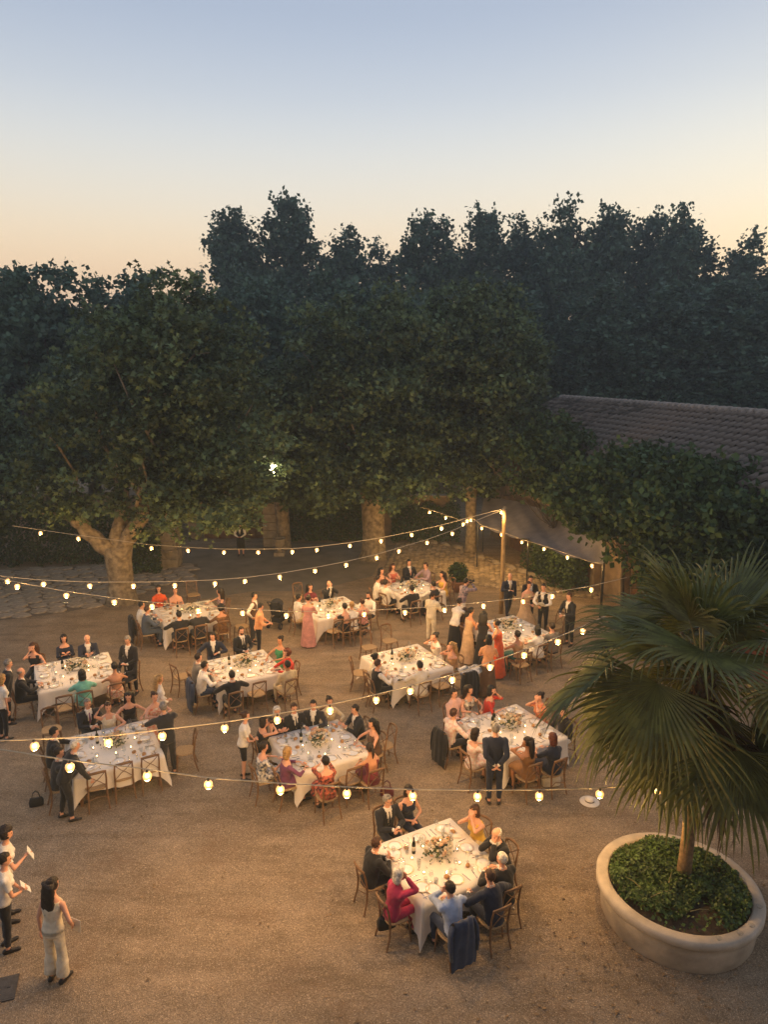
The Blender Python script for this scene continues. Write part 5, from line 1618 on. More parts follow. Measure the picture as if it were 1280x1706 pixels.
def build_people():
    # 1. volumes fused into one skin per person
    work = []
    for i, kw in enumerate(PEOPLE):
        B = figure(kw.get('sex', 'm'), kw['sit'], kw.get('lean', 8), kw.get('arms', 'table' if kw['sit'] else 'down'), kw.get('hy', 0), kw.get('hp', 5), kw.get('walk', 0), kw.get('chest', 1.0), kw.get('twist', 0), kw.get('tz', .78))
        b = MB()
        for V, F in B.prims: b.add(V, F)
        me = bpy.data.meshes.new('raw'); me.from_pydata(b.v, [], b.f)
        o = bpy.data.objects.new('raw', me); TMP.collection.objects.link(o)
        md = o.modifiers.new('r', 'REMESH'); md.mode = 'VOXEL'; md.voxel_size = kw.get('vox', .030 if kw['k'] < 1.03 else .034)
        sm = o.modifiers.new('s', 'SMOOTH'); sm.factor = .5; sm.iterations = 3
        work.append((kw, B, o))
    vl = TMP.view_layers[0]; vl.update(); dg = vl.depsgraph
    for i, (kw, B, o) in enumerate(work):
        me = bpy.data.meshes.new_from_object(o.evaluated_get(dg))
        nv, nf = len(me.vertices), len(me.polygons)
        V = np.empty(nv * 3, np.float32); me.vertices.foreach_get('co', V); V = V.reshape(-1, 3).astype(float)
        Q = np.empty(len(me.loops), np.int32); me.loops.foreach_get('vertex_index', Q)
        N = np.empty(nv * 3, np.float32); me.vertex_normals.foreach_get('vector', N); N = N.reshape(-1, 3).astype(float)
        bpy.data.meshes.remove(me)
        Q = Q.reshape(-1, 4); c = V[Q].mean(1)
        # 2. which limb does each face belong to
        names = ['torso']; dist = []
        rel = c - B.hip; t = rel @ B.up; x = rel @ B.lat; y = rel @ B.fwd
        rx = np.interp(t, B.tr[:, 0], B.tr[:, 1]); ry = np.interp(t, B.tr[:, 0], B.tr[:, 2])
        dt = (np.sqrt((x / rx) ** 2 + (y / ry) ** 2) - 1) * ry
        dt = np.where((t < -.10) | (t > .57), dt + 1, dt)
        dist.append(dt); U = [t]
        for (nm, a, b_, r1, r2) in B.segs:
            d = b_ - a; L2 = d @ d; u = np.clip((c - a) @ d / L2, 0, 1)
            dist.append(np.linalg.norm(c - (a + u[:, None] * d), axis=1) - (r1 + (r2 - r1) * u)); names.append(nm); U.append(u)
        who = np.argmin(np.array(dist), 0); U = np.array(U)
        def sel(nm, lo=-9, hi=9):
            k = names.index(nm); return (who == k) & (U[k] >= lo) & (U[k] <= hi)
        def both(nm, lo=-9, hi=9): return sel(nm + '1', lo, hi) | sel(nm + '-1', lo, hi)
        # 3. the person: skin plus fingers, eyes and mouth in one mesh
        fv, ff = fingers(B)
        b = MB(); b.add(fv, ff, 0)
        for sx in (-1, 1):
            v, f_ = ell(B.H(sx * .031, .083, .004), (.013, .008, .007), B.hax, 8, 6); b.add(v, f_, 1)
        v, f_ = ell(B.H(0, .086, -.068), (.024, .008, .007), B.hax, 8, 6); b.add(v, f_, 2)
        allV = list(map(tuple, V)) + b.v; allF = [tuple(q) for q in Q] + [tuple(nv + k for k in f_) for f_ in b.f]
        me = bpy.data.meshes.new('person'); me.from_pydata(allV, [], allF)
        sk = kw.get('skin', 'l')
        for m_ in (pm('skin_' + sk, SKIN[sk], .55, noise=9, var=.06), M_EYE, M_LIP): me.materials.append(m_)
        me.polygons.foreach_set('material_index', [0] * nf + b.m); me.polygons.foreach_set('use_smooth', [True] * len(allF)); me.update()
        k = kw['k']
        p = link('person', me, None, kw['loc'], kw['yaw']); p.scale = (k, k, k)
        tag(p, kw['label'], 'person', kw.get('group'))
        # 4. clothes
        out = kw['out']; c1 = kw.get('c1', 'black'); c2 = kw.get('c2', c1); rgn = i * 1.37
        m1, m2 = get_cloth(c1), get_cloth(c2)
        tor = lambda lo, hi: sel('torso', lo, hi)
        legs_to = kw.get('legs', 1.0)
        if out in ('suit', 'vest', 'shirt', 'tee', 'top'):
            trs = tor(-9, .02) | both('thigh') | both('shin', 0, .93 * legs_to if legs_to == 1 else legs_to)
            if legs_to < .5: trs = tor(-9, .02) | both('thigh', 0, .9)
            if kw.get('skirt') is None: garment('trousers', V, N, Q, trs, .012, m2, p, rgn, kw.get('wide', 0))
        vee = (y > 0) & (t > .20) & (np.abs(x) < .008 + .058 * (t - .20) / .3)
        if out == 'suit':
            jk = (tor(-.10, .545) & ~vee) | both('uarm') | both('farm', 0, .88)
            garment('jacket', V, N, Q, jk, .020, m1, p, rgn)
            sh = (tor(.16, .565) & vee) | both('farm', .88, 1) | sel('neck', 0, .25)
            garment('shirt', V, N, Q, sh, .010, get_cloth(kw.get('sc', 'white')), p, rgn)
            if kw.get('tie'):
                tb = MB(); v, f_ = loft([B.T(tt, 0, yy) for tt, yy in ((.51, .088), (.47, .112), (.38, .140), (.30, .145), (.24, .142))], [.016, .012, .02, .026, .014], [.008] * 5, B.lat, B.fwd, 8); tb.add(v, f_).obj('tie', get_cloth(kw['tie']), p, True)
            if kw.get('bow'):
                tb = MB()
                for s in (-1, 1):
                    v, f_ = loft([B.T(.535, s * .006, .078), B.T(.535, s * .045, .080)], [.010, .024], [.008, .012], B.up, B.fwd, 8); tb.add(v, f_)
                tb.obj('bow_tie', get_cloth('black'), p, True)
            hemj = .0
        elif out == 'vest':
            garment('waistcoat', V, N, Q, tor(-.04, .53) & ~vee, .018, m1, p, rgn)
            garment('shirt', V, N, Q, (tor(.16, .565) & vee) | both('uarm') | both('farm', 0, kw.get('sleeve', .95)) | sel('neck', 0, .25), .011, get_cloth(kw.get('sc', 'white')), p, rgn)
        elif out == 'shirt':
            garment('shirt', V, N, Q, tor(-.06, .56) | both('uarm') | both('farm', 0, kw.get('sleeve', .93)) | sel('neck', 0, .25), .014, m1, p, rgn)
        elif out == 'tee':
            garment('blouse', V, N, Q, tor(-.03, .53) | both('uarm', 0, .62), .014, m1, p, rgn)
        elif out == 'top':
            garment('top', V, N, Q, tor(-.03, .47) & ~((np.abs(x) < .07) & (t > .42)), .012, m1, p, rgn)
        elif out == 'dress':
            ds = tor(-.11, kw.get('neckline', .44))
            if kw.get('openback'): ds &= ~((y < -.02) & (t > .20) & (np.abs(x) < .10))
            slv = kw.get('sleeves', 0)
            if slv: ds |= both('uarm', 0, min(1, slv)) | both('farm', 0, max(0, slv - 1)) if slv > 1 else both('uarm', 0, slv)
            ds |= both('thigh')
            d = garment('dress', V, N, Q, ds, .012, m1, p, rgn)
        if out == 'dress' or kw.get('skirt'):
            hem = kw.get('skirt', .30); ms = m1 if out == 'dress' else m2
            sb = MB(); fl = kw.get('flare', .20)
            if B.sit:
                cs = [(0, -.02, .62), (0, .02, .555), (0, .2, .56), (0, .40, .56), (0, .49, .52), (0, .50, .40), (0, .49, .28), (0, .47, hem if hem > .05 else .16)]
                nrmv = [(0, 1, 0), (0, .7, .7), (0, 0, 1), (0, .1, 1), (0, .7, .7), (0, 1, .1), (0, 1, 0), (0, 1, 0)]
                rx_ = [.16, .185, .19, .185, .18, .18, .19, .20]; ry_ = [.12, .125, .10, .085, .085, .09, .10, .115]
                nn = 28; V2, F2 = [], []
                for q, cc_ in enumerate(cs):
                    nvv = unit(nrmv[q])
                    for s in range(nn):
                        a = 6.2832 * s / nn; wv_ = 1 + .06 * (q / 7) * math.sin(s * 2.6 + rgn)
                        V2.append(np.array(cc_) + np.array((1., 0, 0)) * rx_[q] * wv_ * math.cos(a) + nvv * ry_[q] * wv_ * math.sin(a))
                F2 = [(q * nn + s, q * nn + (s + 1) % nn, (q + 1) * nn + (s + 1) % nn, (q + 1) * nn + s) for q in range(len(cs) - 1) for s in range(nn)]
            else:
                nn = 40; V2, F2 = [], []; L = 9
                for q in range(L + 1):
                    tt = q / L; z = (.99 * (1 - tt) + hem * tt)
                    r1 = np.interp(tt, [0, .12, .3, 1], [.150, .185, .195, .195 + fl * .55]); r2 = np.interp(tt, [0, .12, .3, 1], [.115, .14, .15, .15 + fl * .5])
                    for s in range(nn):
                        a = 6.2832 * s / nn; w_ = 1 + tt * (.05 * math.sin(s * 1.57 * 1.1 + rgn) + .05 * math.sin(a * 7 + rgn))
                        V2.append((r1 * w_ * math.cos(a), r2 * w_ * math.sin(a) + B.up[1] * .05 * (1 - tt), z))
                F2 = [(q * nn + s, q * nn + (s + 1) % nn, (q + 1) * nn + (s + 1) % nn, (q + 1) * nn + s) for q in range(L) for s in range(nn)]
            sb.add(V2, F2).obj('skirt', ms, p, True)
        if kw.get('shawl'):
            garment('shawl', V, N, Q, tor(.28, .55) | both('uarm', 0, .8), .026, get_cloth(kw['shawl']), p, rgn)
        for s in ('1', '-1'):
            garment('shoe', V, N, Q, sel('foot' + s), .006, M_SHOE if kw.get('shoe', 1) else get_cloth('tan'), p, rgn)
        hs = kw.get('hair', 'short')
        if hs != 'none':
            hcol = kw.get('hc', 'dark')
            hair_mesh(B, hs, rgn).obj('hair', pm('hair_' + hcol, HAIR[hcol], .5, noise=26, var=.45, bump=.9, bscale=45), p, True)
        if kw.get('beard'):
            bm_ = MB(); v, f_ = ell(B.H(0, .036, -.088), (.056, .060, .046), B.hax, 12, 8); bm_.add(v, f_).obj('beard', pm('hair_' + kw.get('hc', 'dark'), HAIR[kw.get('hc', 'dark')], .5, noise=30, var=.3, bump=.3, bscale=60), p, True)
        if kw.get('glasses'):
            gb_ = MB()
            for sx in (-1, 1):
                v, f_ = tube([B.H(sx * .034 + .026 * math.cos(a), .098, .004 + .018 * math.sin(a)) for a in np.linspace(0, 6.28, 11)], .0028, 5); gb_.add(v, f_)
                v, f_ = tube([B.H(sx * .06, .095, .006), B.H(sx * .08, .0, .008)], .0028, 5); gb_.add(v, f_)
            v, f_ = tube([B.H(-.01, .1, .006), B.H(.01, .1, .006)], .0028, 5); gb_.add(v, f_)
            gb_.obj('glasses', M_METAL, p)
        kw['_p'], kw['_B'] = p, B
        # 5. the seat under a sitter
        if B.sit and kw.get('chair', 1):
            cy = .06
            ch_ = chair(kw['loc'][0] + math.sin(kw['yaw']) * -cy * k * -1 * 0 - math.sin(kw['yaw']) * cy * k, kw['loc'][1] + math.cos(kw['yaw']) * cy * k, kw['yaw'],
                        'crossback chair under the ' + kw['short'], k)
            kw['_c'] = ch_
    for kw, B, o in work:
        me = o.data; bpy.data.objects.remove(o); bpy.data.meshes.remove(me)
    bpy.data.scenes.remove(TMP)

def fit16(a, b, c):
    full = ' '.join((a + ' ' + b + c).split())
    return full if len(full.split()) <= 16 else (a + c if len((a + c).split()) <= 16 else a + ' ' + b)
def sit(key, head, short, doing, turn=0, **kw):
    """a guest seated at a table: the head is above the given point; the seat is kept clear of the table edge"""
    (cx, cy), S, k, nm = TABLES[key]
    yaw, fw, (u, v, nu, nv) = face_table(key, *head)
    lean = kw.get('lean', 8)
    back = (.71 * math.sin(R(lean)) + .02) * k
    outw = (abs(u) if nu else abs(v)) + back            # distance of the hips from the table centre
    want = min(max(outw, S / 2 + .20 * k), S / 2 + .62)
    d = want - outw + back
    x, y = head[0] - fw[0] * d, head[1] - fw[1] * d
    person(sit=True, loc=(x, y, 0), yaw=yaw + R(turn), k=k, label=fit16(short, doing, ' at ' + nm), short=short, tz=.78, **kw)
def stand(pos, facing, short, doing, k=1.0, **kw):
    """facing in degrees from straight away (+Y), counter-clockwise"""
    person(sit=False, loc=(*pos, 0), yaw=R(facing), k=k, label=fit16(short, doing, ''), short=short, **kw)

# ---- the frontmost table
sit('A', (0.078,11.727), 'grey haired man in dark suit and black tie', 'holding up a phone', hy=35, arms='phone', out='suit', c1='ink', tie='black', hc='grey', glasses=1, vox=.022)
sit('A', (0.459,12.067), 'dark haired woman in plain navy top', 'sitting upright', sex='f', arms='lap', out='top', c1='navy', c2='navy', hair='bob', hc='dark', vox=.022)
sit('A', (1.613,11.457), 'brown haired woman in yellow top', 'with hands before her mouth', sex='f', turn=15, arms='chin', out='top', c1='yellow', c2='beige', hair='bob', hc='brown', vox=.022, lean=12)
sit('A', (1.937,10.786), 'bald man in black suit', 'looking down with folded hands', arms='chin', hp=30, lean=16, out='suit', c1='black', hair='bald', hc='white', vox=.022)
sit('A', (1.932,10.181), 'white haired man in black suit', 'turned toward his neighbour', arms='table', hy=25, lean=12, out='suit', c1='black', c2='ink', hc='white', vox=.022)
sit('A', (1.676,9.791), 'brown haired man in navy suit', 'holding a knife', arms='wide', lean=14, hy=15, out='suit', c1='navy', hc='brown', vox=.022)
sit('A', (1.011,9.528), 'man in pale blue shirt and jeans', 'resting his cheek on his hand', arms='facel', lean=14, hy=15, out='shirt', c1='sky', c2='jean', hc='dark', vox=.022)
sit('A', (0.259,9.818), 'white blonde woman in magenta jacket', 'with hands at her face', sex='f', arms='chin', lean=12, out='suit', c1='magenta', c2='magenta', sc='magenta', hair='bob', hc='white', vox=.022)
sit('A', (-0.102,10.567), 'brown haired man in wide black suit', 'clapping his hands', arms='clap', lean=14, chest=1.1, out='suit', c1='black', hc='brown', vox=.022)
# ---- the purple dressed woman\'s table
sit('B', (-2.720,14.685), 'woman in black dress', 'holding a camera up', sex='f', arms='camera', out='dress', c1='black', hair='bob', hc='dark')
sit('B', (-2.496,15.109), 'white haired woman in black top', 'wearing a bracelet', sex='f', arms='clap', out='top', c1='black', c2='charcoal', hair='bob', hc='white')
sit('B', (-2.090,15.226), 'man in black suit and dark tie', 'leaning back', arms='lap', out='suit', c1='black', tie='black', hc='brown', lean=0)
sit('B', (-1.598,15.404), 'man in charcoal suit', 'half turned away', turn=-35, arms='table', out='suit', c1='charcoal', hc='dark')
sit('B', (-1.284,15.586), 'dark haired woman in beige blouse', 'at the far corner', sex='f', arms='table', out='shirt', c1='beige', c2='black', hair='bun', hc='dark')
sit('B', (-0.706,15.226), 'man in black suit and white cuffs', 'with joined hands', arms='clap', lean=12, out='suit', c1='ink', hc='dark')
sit('B', (-0.285,14.548), 'woman with very long dark hair', 'looking left', sex='f', arms='table', out='dress', c1='brown', hair='long', hc='black')
sit('B', (-0.253,13.438), 'woman in burgundy open backed dress', 'chin on hand', sex='f', arms='face', out='dress', c1='burg', openback=1, hair='pony', hc='dark', lean=12, skin='m')
sit('B', (-1.204,13.027), 'woman in black and red floral dress', 'seen from behind', sex='f', arms='chin', out='dress', c1='black+coral', sleeves=1.2, hair='bun', hc='black', lean=10)
sit('B', (-1.998,13.368), 'blonde woman in purple dress', 'seen from behind', sex='f', arms='table', out='dress', c1='purple', sleeves=1.6, hair='bob', hc='blonde')
sit('B', (-2.536,13.581), 'woman in blue and white print dress', 'on the left side', sex='f', arms='table', out='dress', c1='blue+white', sleeves=.8, hair='bun', hc='dark')
stand((-3.152,14.276), -75, 'waitress in white blouse and black shorts', 'with folded arms left of the purple dressed woman', .93, sex='f', arms='front', out='tee', c1='white', c2='black', legs=.3, hair='bun', hc='brown')
# ---- the table with three empty chairs
sit('C', (-7.161,15.577), 'silver haired man in black suit and purple tie', 'facing the viewer', turn=10, arms='phone', out='suit', c1='ink', tie='purple', hc='grey')
sit('C', (-6.322,14.926), 'child in white lace top', 'with one bare arm raised', sex='f', arms='raised', out='top', c1='cream', c2='white', hair='bun', hc='brown')
sit('C', (-6.204,15.763), 'woman in black V neck dress', 'stretching an arm sideways', sex='f', arms='wide', hy=-20, out='dress', c1='black', hair='long', hc='black')
sit('C', (-7.225,14.114), 'dark haired man in black suit', 'hidden behind the stooping man', arms='table', out='suit', c1='black', hc='black')
sit('C', (-6.745,13.284), 'dark suited man behind the stooping man', '', arms='table', out='suit', c1='charcoal', hc='dark', hy=-15)
stand((-6.479,12.801), -55, 'stooping white haired man in black suit', 'leaning over the table with three empty chairs', 1.0, arms='lean', lean=24, out='suit', c1='black', hc='white', walk=.3)
stand((-4.865,14.395), 40, 'grey haired man in charcoal suit', 'with his back turned beside the table with three empty chairs', 1.0, arms='hug', lean=12, out='suit', c1='charcoal', hc='grey')
stand((-5.388,15.144), -140, 'woman in coral patterned dress', 'hugging the man in charcoal suit', .98, sex='f', arms='hug', out='dress', c1='coral+cream', skirt=.4, hair='bun', hc='brown')
stand((-5.606,16.023), -60, 'blonde woman in white blouse', 'standing between the two left tables', .96, sex='f', arms='front', out='shirt', c1='white', c2='beige', hair='long', hc='blonde')
# ---- the turquoise dressed woman\'s table
sit('D', (-9.942,18.744), 'long haired woman in black top', 'hand on cheek', sex='f', turn=-25, arms='face', out='top', c1='black', hair='long', hc='brown')
sit('D', (-9.406,19.414), 'woman with dark bob in navy dress', 'clapping', sex='f', arms='clap', out='dress', c1='navy', sleeves=1.5, hair='bob', hc='black')
sit('D', (-8.644,19.277), 'balding man in navy suit', 'joining his hands', arms='clap', out='suit', c1='navy', hair='bald', hc='white', lean=12)
sit('D', (-7.190,18.488), 'man in black suit and open white shirt', 'facing the viewer', turn=40, arms='hold', out='suit', c1='black', hc='grey', lean=0)
stand((-7.120,18.466), 165, 'tall grey haired man in glasses and black suit', 'behind the turquoise dressed woman\'s table', 1.0, arms='front', lean=6, hp=15, out='suit', c1='black', hc='grey', glasses=1)
sit('D', (-7.200,17.486), 'woman with bare back and floral skirt', 'seen from behind', sex='f', arms='table', out='dress', c1='coral+cream', neckline=.12, hair='bun', hc='black', skin='m')
sit('D', (-7.860,17.003), 'dark bobbed woman in turquoise dress', 'with a shawl', sex='f', arms='table', out='dress', c1='turq', shawl='turq', sleeves=1.2, hair='bob', hc='black')
sit('D', (-9.475,17.112), 'bald man in black suit beside the standing elder', 'resting an arm on the cloth', arms='table', out='suit', c1='black', hair='bald', hc='grey', lean=6)
stand((-9.747,16.776), -60, 'elderly grey haired man in black suit', 'standing left of the turquoise dressed woman\'s table', 1.0, arms='down', lean=10, out='suit', c1='black', hc='grey')
stand((-9.444,15.966), -30, 'blonde woman in white top and black trousers', 'cut by the left picture edge', .97, sex='f', arms='down', out='tee', c1='white', c2='black', hair='bob', hc='blonde')
# ---- the suited bearded man\'s table
sit('E', (-5.242,19.965), 'man in navy suit with white tie', 'reaching to his left', turn=-15, hy=-35, arms='reach', out='suit', c1='navy', tie='white', hc='dark')
sit('E', (-4.322,20.063), 'bearded man in black suit', 'facing the viewer', turn=10, arms='lap', out='suit', c1='black', tie='charcoal', hc='dark', beard=1, lean=2)
sit('E', (-3.906,16.885), 'man in black suit with cropped black hair', 'seen from behind', arms='wide', out='suit', c1='black', hc='black')
sit('E', (-4.778,17.589), 'man in white shirt and blue jeans', 'leaning on the cloth', arms='wide', lean=14, out='shirt', c1='white', c2='jean', hc='black', sleeve=.75)
sit('E', (-5.087,18.102), 'man in grey suit jacket', 'looking at a phone', arms='phone', out='suit', c1='grey', c2='jean', hc='dark')
sit('E', (-2.527,17.474), 'man in beige shirt and trousers', 'leaning back', turn=10, arms='lap', out='shirt', c1='beige', c2='beige', hc='black', lean=-2, skin='t')
sit('E', (-2.732,18.390), 'auburn curly haired woman in red top', 'on the right side', sex='f', arms='table', out='shirt', c1='red', c2='black', hair='curly', hc='auburn')
sit('E', (-3.049,19.306), 'woman in green dress', 'at the far right corner', sex='f', turn=30, arms='table', out='dress', c1='green', hair='bun', hc='dark', skin='m', lean=0)
stand((-4.011,21.152), -80, 'man in peach shirt and black trousers', 'standing behind the suited bearded man\'s table', 1.0, arms='hold', out='shirt', c1='peach', c2='black', hc='black', sleeve=.4, hp=20)
stand((-4.386,22.150), -95, 'man in waistcoat and white sleeves', 'behind the man in peach shirt', 1.02, arms='hip', out='vest', c1='brown', c2='charcoal', hc='black')
# ---- the half empty middle table
sit('F', (-0.214,18.075), 'woman with black bun in pale top', 'on the left side', sex='f', arms='facel', out='tee', c1='cream', c2='black', hair='bun', hc='black')
sit('F', (-0.145,17.639), 'man in black waistcoat and white shirt', 'hand at his chin', arms='facel', out='vest', c1='black', c2='black', hc='brown', lean=4)
sit('F', (0.948,17.562), 'person in cream striped shirt', 'seen from behind', arms='table', out='shirt', c1='cream+white', c2='cream', hc='black', skin='m')
sit('F', (1.362,19.507), 'dark haired woman in white top', 'leaning at the far side', sex='f', arms='chin', out='tee', c1='white', c2='rose', hair='bun', hc='black')
sit('F', (1.773,18.744), 'blonde woman in tan top', 'at the far right corner', sex='f', arms='chin', out='top', c1='tan', c2='tan', hair='long', hc='blonde')
# ---- the table beside the palm
sit('G', (1.723,15.954), 'man in pink shirt', 'sitting on the far left', turn=15, arms='lap', out='shirt', c1='pink', c2='charcoal', hc='dark', lean=0)
sit('G', (1.642,14.983), 'man in pale rose shirt', 'reaching over the cloth', arms='wide', out='shirt', c1='pink+white', c2='charcoal', hc='brown', lean=12)
sit('G', (2.129,16.148), 'woman with long dark hair in white print top', 'looking left', sex='f', hy=30, arms='table', out='top', c1='white+charcoal', c2='white', hair='long', hc='dark')
sit('G', (2.660,16.018), 'dark haired woman in bright red dress', 'turned away', sex='f', turn=45, arms='facel', out='dress', c1='red', sleeves=1.1, hair='bob', hc='black')
sit('G', (3.578,15.669), 'dark haired woman in peach top', 'at the far right corner', sex='f', arms='chin', out='tee', c1='peach+coral', c2='peach', hair='bun', hc='dark')
sit('G', (2.024,14.062), 'woman with dark bob in pale pink dress', 'on the near left', sex='f', arms='table', out='dress', c1='pink+white', sleeves=.6, hair='bob', hc='dark')
sit('G', (3.053,13.688), 'long haired woman in bronze dress', 'seen from behind', sex='f', hy=45, arms='facel', out='dress', c1='bronze', hair='long', hc='dark', skin='m')
sit('G', (3.679,13.786), 'auburn haired woman in navy dress', 'under the palm fronds', sex='f', arms='table', out='dress', c1='navy', shawl='navy', hair='bob', hc='auburn')
sit('G', (4.034,14.983), 'guest in white trousers', 'half hidden by palm fronds', arms='lap', out='shirt', c1='black', c2='white', hc='dark')
stand((2.336,13.366), 0, 'man in navy suit with hands behind his back', 'standing before the table beside the palm', 1.02, arms='behind', out='suit', c1='navy', hc='grey', vox=.022)
# ---- the table beside the pushchair
sit('H', (-2.533,24.024), 'dark haired woman in burgundy top', 'clapping', sex='f', arms='clap', out='tee', c1='burg', c2='black', hair='long', hc='black')
sit('H', (-1.920,24.444), 'bald man behind the yellow flowers', '', arms='chin', out='suit', c1='black', hair='none')
sit('H', (-2.917,23.096), 'man in white shirt with black hair', 'next to the pushchair', arms='table', out='shirt', c1='white', c2='beige', hc='black', skin='m')
sit('H', (-1.161,21.881), 'woman in black dress with open back', 'seen from behind', sex='f', arms='table', out='dress', c1='black', openback=1, sleeves=.4, hair='bun', hc='black')
sit('H', (-0.585,23.355), 'bearded man in white shirt', 'kissing the woman beside him', turn=25, arms='table', out='shirt', c1='white', c2='black', hc='dark', beard=1)
sit('H', (-0.752,22.657), 'woman in rose top', 'leaning on the bearded man', sex='f', arms='table', out='top', c1='rose', c2='black', hair='bun', hc='brown')
sit('H', (-0.638,21.484), 'guest in white top and long black skirt', 'near the right corner', sex='f', arms='table', out='shirt', c1='white', c2='black', skirt=.12, hair='bun', hc='blonde')
stand((-2.508,21.892), -15, 'woman in long pale pink dress', 'standing at the table beside the pushchair', 1.0, sex='f', arms='hold', out='dress', c1='rose', sleeves=1.0, skirt=.05, flare=.12, hair='bun', hc='dark')
# ---- the rearmost table
sit('I', (-0.070,26.228), 'dark haired woman in brown top', 'at the left corner', sex='f', arms='table', out='top', c1='brown', hair='long', hc='black')
sit('I', (0.381,26.808), 'woman in coral dress', 'clapping', sex='f', arms='clap', out='dress', c1='coral', hair='long', hc='brown')
sit('I', (0.975,27.502), 'man in black suit with pale tie', 'facing the viewer', arms='lap', out='suit', c1='black', tie='rose', hc='black', lean=0)
sit('I', (1.652,26.978), 'man in lilac shirt', 'facing the viewer', arms='table', out='shirt', c1='lilac', c2='charcoal', hc='brown')
sit('I', (2.079,25.671), 'long haired woman in yellow skirt', 'on the right side', sex='f', arms='table', out='dress', c1='yellow', hair='long', hc='dark')
sit('I', (1.796,24.549), 'man in black waistcoat', 'leaning in from the right', arms='table', out='vest', c1='black', c2='black', hc='black')
sit('I', (1.007,23.988), 'guest in black', 'seen from behind', arms='table', out='suit', c1='black', hc='black')
sit('I', (-0.203,25.286), 'man in loose white shirt', 'twisted toward his neighbour', turn=-20, arms='lap', out='shirt', c1='white', c2='black', hc='dark')
sit('I', (0.066,24.693), 'man in white shirt and braces', 'leaning far back', turn=15, arms='lap', out='shirt', c1='white', c2='black', hc='dark', lean=-4)
# ---- the table near the pole
stand((2.289,21.492), -40, 'person in white top and long black skirt', 'bending at the group left of the pole table', 1.02, sex='f', arms='hug', lean=22, out='shirt', c1='white', c2='black', skirt=.12, flare=.1, hair='bun', hc='dark')
stand((2.620,20.638), -60, 'woman in long champagne dress', 'standing in the group of women', 1.02, sex='f', arms='hold', out='dress', c1='champ', skirt=.05, flare=.2, hair='bun', hc='black', skin='m')
stand((3.018,20.234), -20, 'woman in long black dress', 'standing in the group of women', 1.02, sex='f', arms='hold', out='dress', c1='black', skirt=.08, flare=.12, hair='long', hc='black')
stand((3.409,19.551), 60, 'woman in long orange dress', 'standing in the group of women', 1.02, sex='f', arms='hold', out='dress', c1='orange', skirt=.06, flare=.12, hair='bun', hc='dark', skin='m')
stand((2.907,18.303), -10, 'woman in peach top and long brown skirt', 'standing nearest in the group', 1.02, sex='f', arms='hold', out='tee', c1='peach', c2='brown', skirt=.06, flare=.14, hair='bob', hc='black')
sit('J', (3.959,19.682), 'woman in tan blouse and teal skirt', 'seen from behind', sex='f', arms='table', out='top', c1='tan', c2='teal', skirt=.10, hair='bun', hc='dark', skin='m')
sit('J', (4.630,20.069), 'black haired child', 'at the right end', sex='f', arms='table', out='tee', c1='white', c2='white', hair='bob', hc='black')
sit('J', (3.137,21.653), 'woman in lilac top', 'behind the flowers', sex='f', arms='table', out='tee', c1='lilac', c2='black', hair='long', hc='dark', skin='m')
sit('J', (2.780,21.767), 'woman with long hair in ochre top', 'at the far left', sex='f', arms='table', out='top', c1='bronze', c2='bronze', hair='long', hc='brown')
stand((4.943,23.352), 200, 'woman in wide cream gown', 'bowing between the men by the pole', 1.05, sex='f', arms='hold', lean=14, out='dress', c1='champ', skirt=.04, flare=.55, hair='bun', hc='brown')
stand((5.501,23.012), 150, 'waiter in black waistcoat with bow tie', 'holding a white bouquet', 1.05, arms='hold', out='vest', c1='black', c2='black', hc='black')
stand((5.187,23.939), 185, 'dark haired man in black suit with bow tie', 'standing behind the cream gown', 1.05, arms='front', out='suit', c1='black', bow=1, hc='dark')
stand((4.559,24.553), -170, 'bald man in navy suit', 'walking beside the pole', 1.0, arms='oneup', walk=1, out='suit', c1='navy', tie='beige', hair='none')
stand((2.735,23.642), -60, 'photographer in grey shirt and white shorts', 'bending over a camera', 1.03, arms='camera', lean=16, out='shirt', c1='greyblue+lilac', c2='white', legs=.35, hc='black')
stand((1.569,22.150), -35, 'man in long white shirt', 'standing behind the middle table', 1.03, arms='hold', out='shirt', c1='cream', c2='cream', hc='dark', beard=1, skin='m')
stand((6.156,21.994), 120, 'man in black suit', 'half hidden by the palm fronds', 1.05, arms='hold', out='suit', c1='black', hc='brown')
sit('J', (5.928,18.905), 'dark haired guest in grey top', 'behind the palm', arms='table', out='tee', c1='grey', c2='black', hc='dark')
# ---- the table near the forked tree
sit('K', (-8.059,23.988), 'woman in orange red top', 'facing the viewer', sex='f', arms='lap', out='tee', c1='orange', c2='black', hair='bob', hc='black', lean=2)
sit('K', (-7.318,23.649), 'woman in peach strapless dress', 'clapping', sex='f', arms='clap', out='dress', c1='peach', neckline=.36, hair='bun', hc='brown')
sit('K', (-5.853,23.716), 'long haired woman in mauve print dress', 'looking right', sex='f', hy=-40, arms='wide', out='dress', c1='lilac+brown', hair='long', hc='dark')
sit('K', (-8.135,22.259), 'dark haired man in white shirt', 'at the far left corner', arms='table', out='shirt', c1='white', c2='black', hc='black')
sit('K', (-7.720,21.848), 'man in slate blue suit', 'on the left side', arms='table', out='suit', c1='greyblue', hc='brown', lean=10)
sit('K', (-6.488,21.176), 'broad man in black suit', 'seen from behind', arms='wide', out='suit', c1='black', hc='black', chest=1.08)
sit('K', (-5.703,21.014), 'bald man in dark suit', 'seen from behind', arms='table', out='suit', c1='charcoal', hair='none', skin='m')
sit('K', (-5.047,21.395), 'curly dark haired woman in brown print dress', 'at the right corner', sex='f', arms='face', out='dress', c1='brown+bronze', sleeves=1.4, hair='curly', hc='black', skin='m')
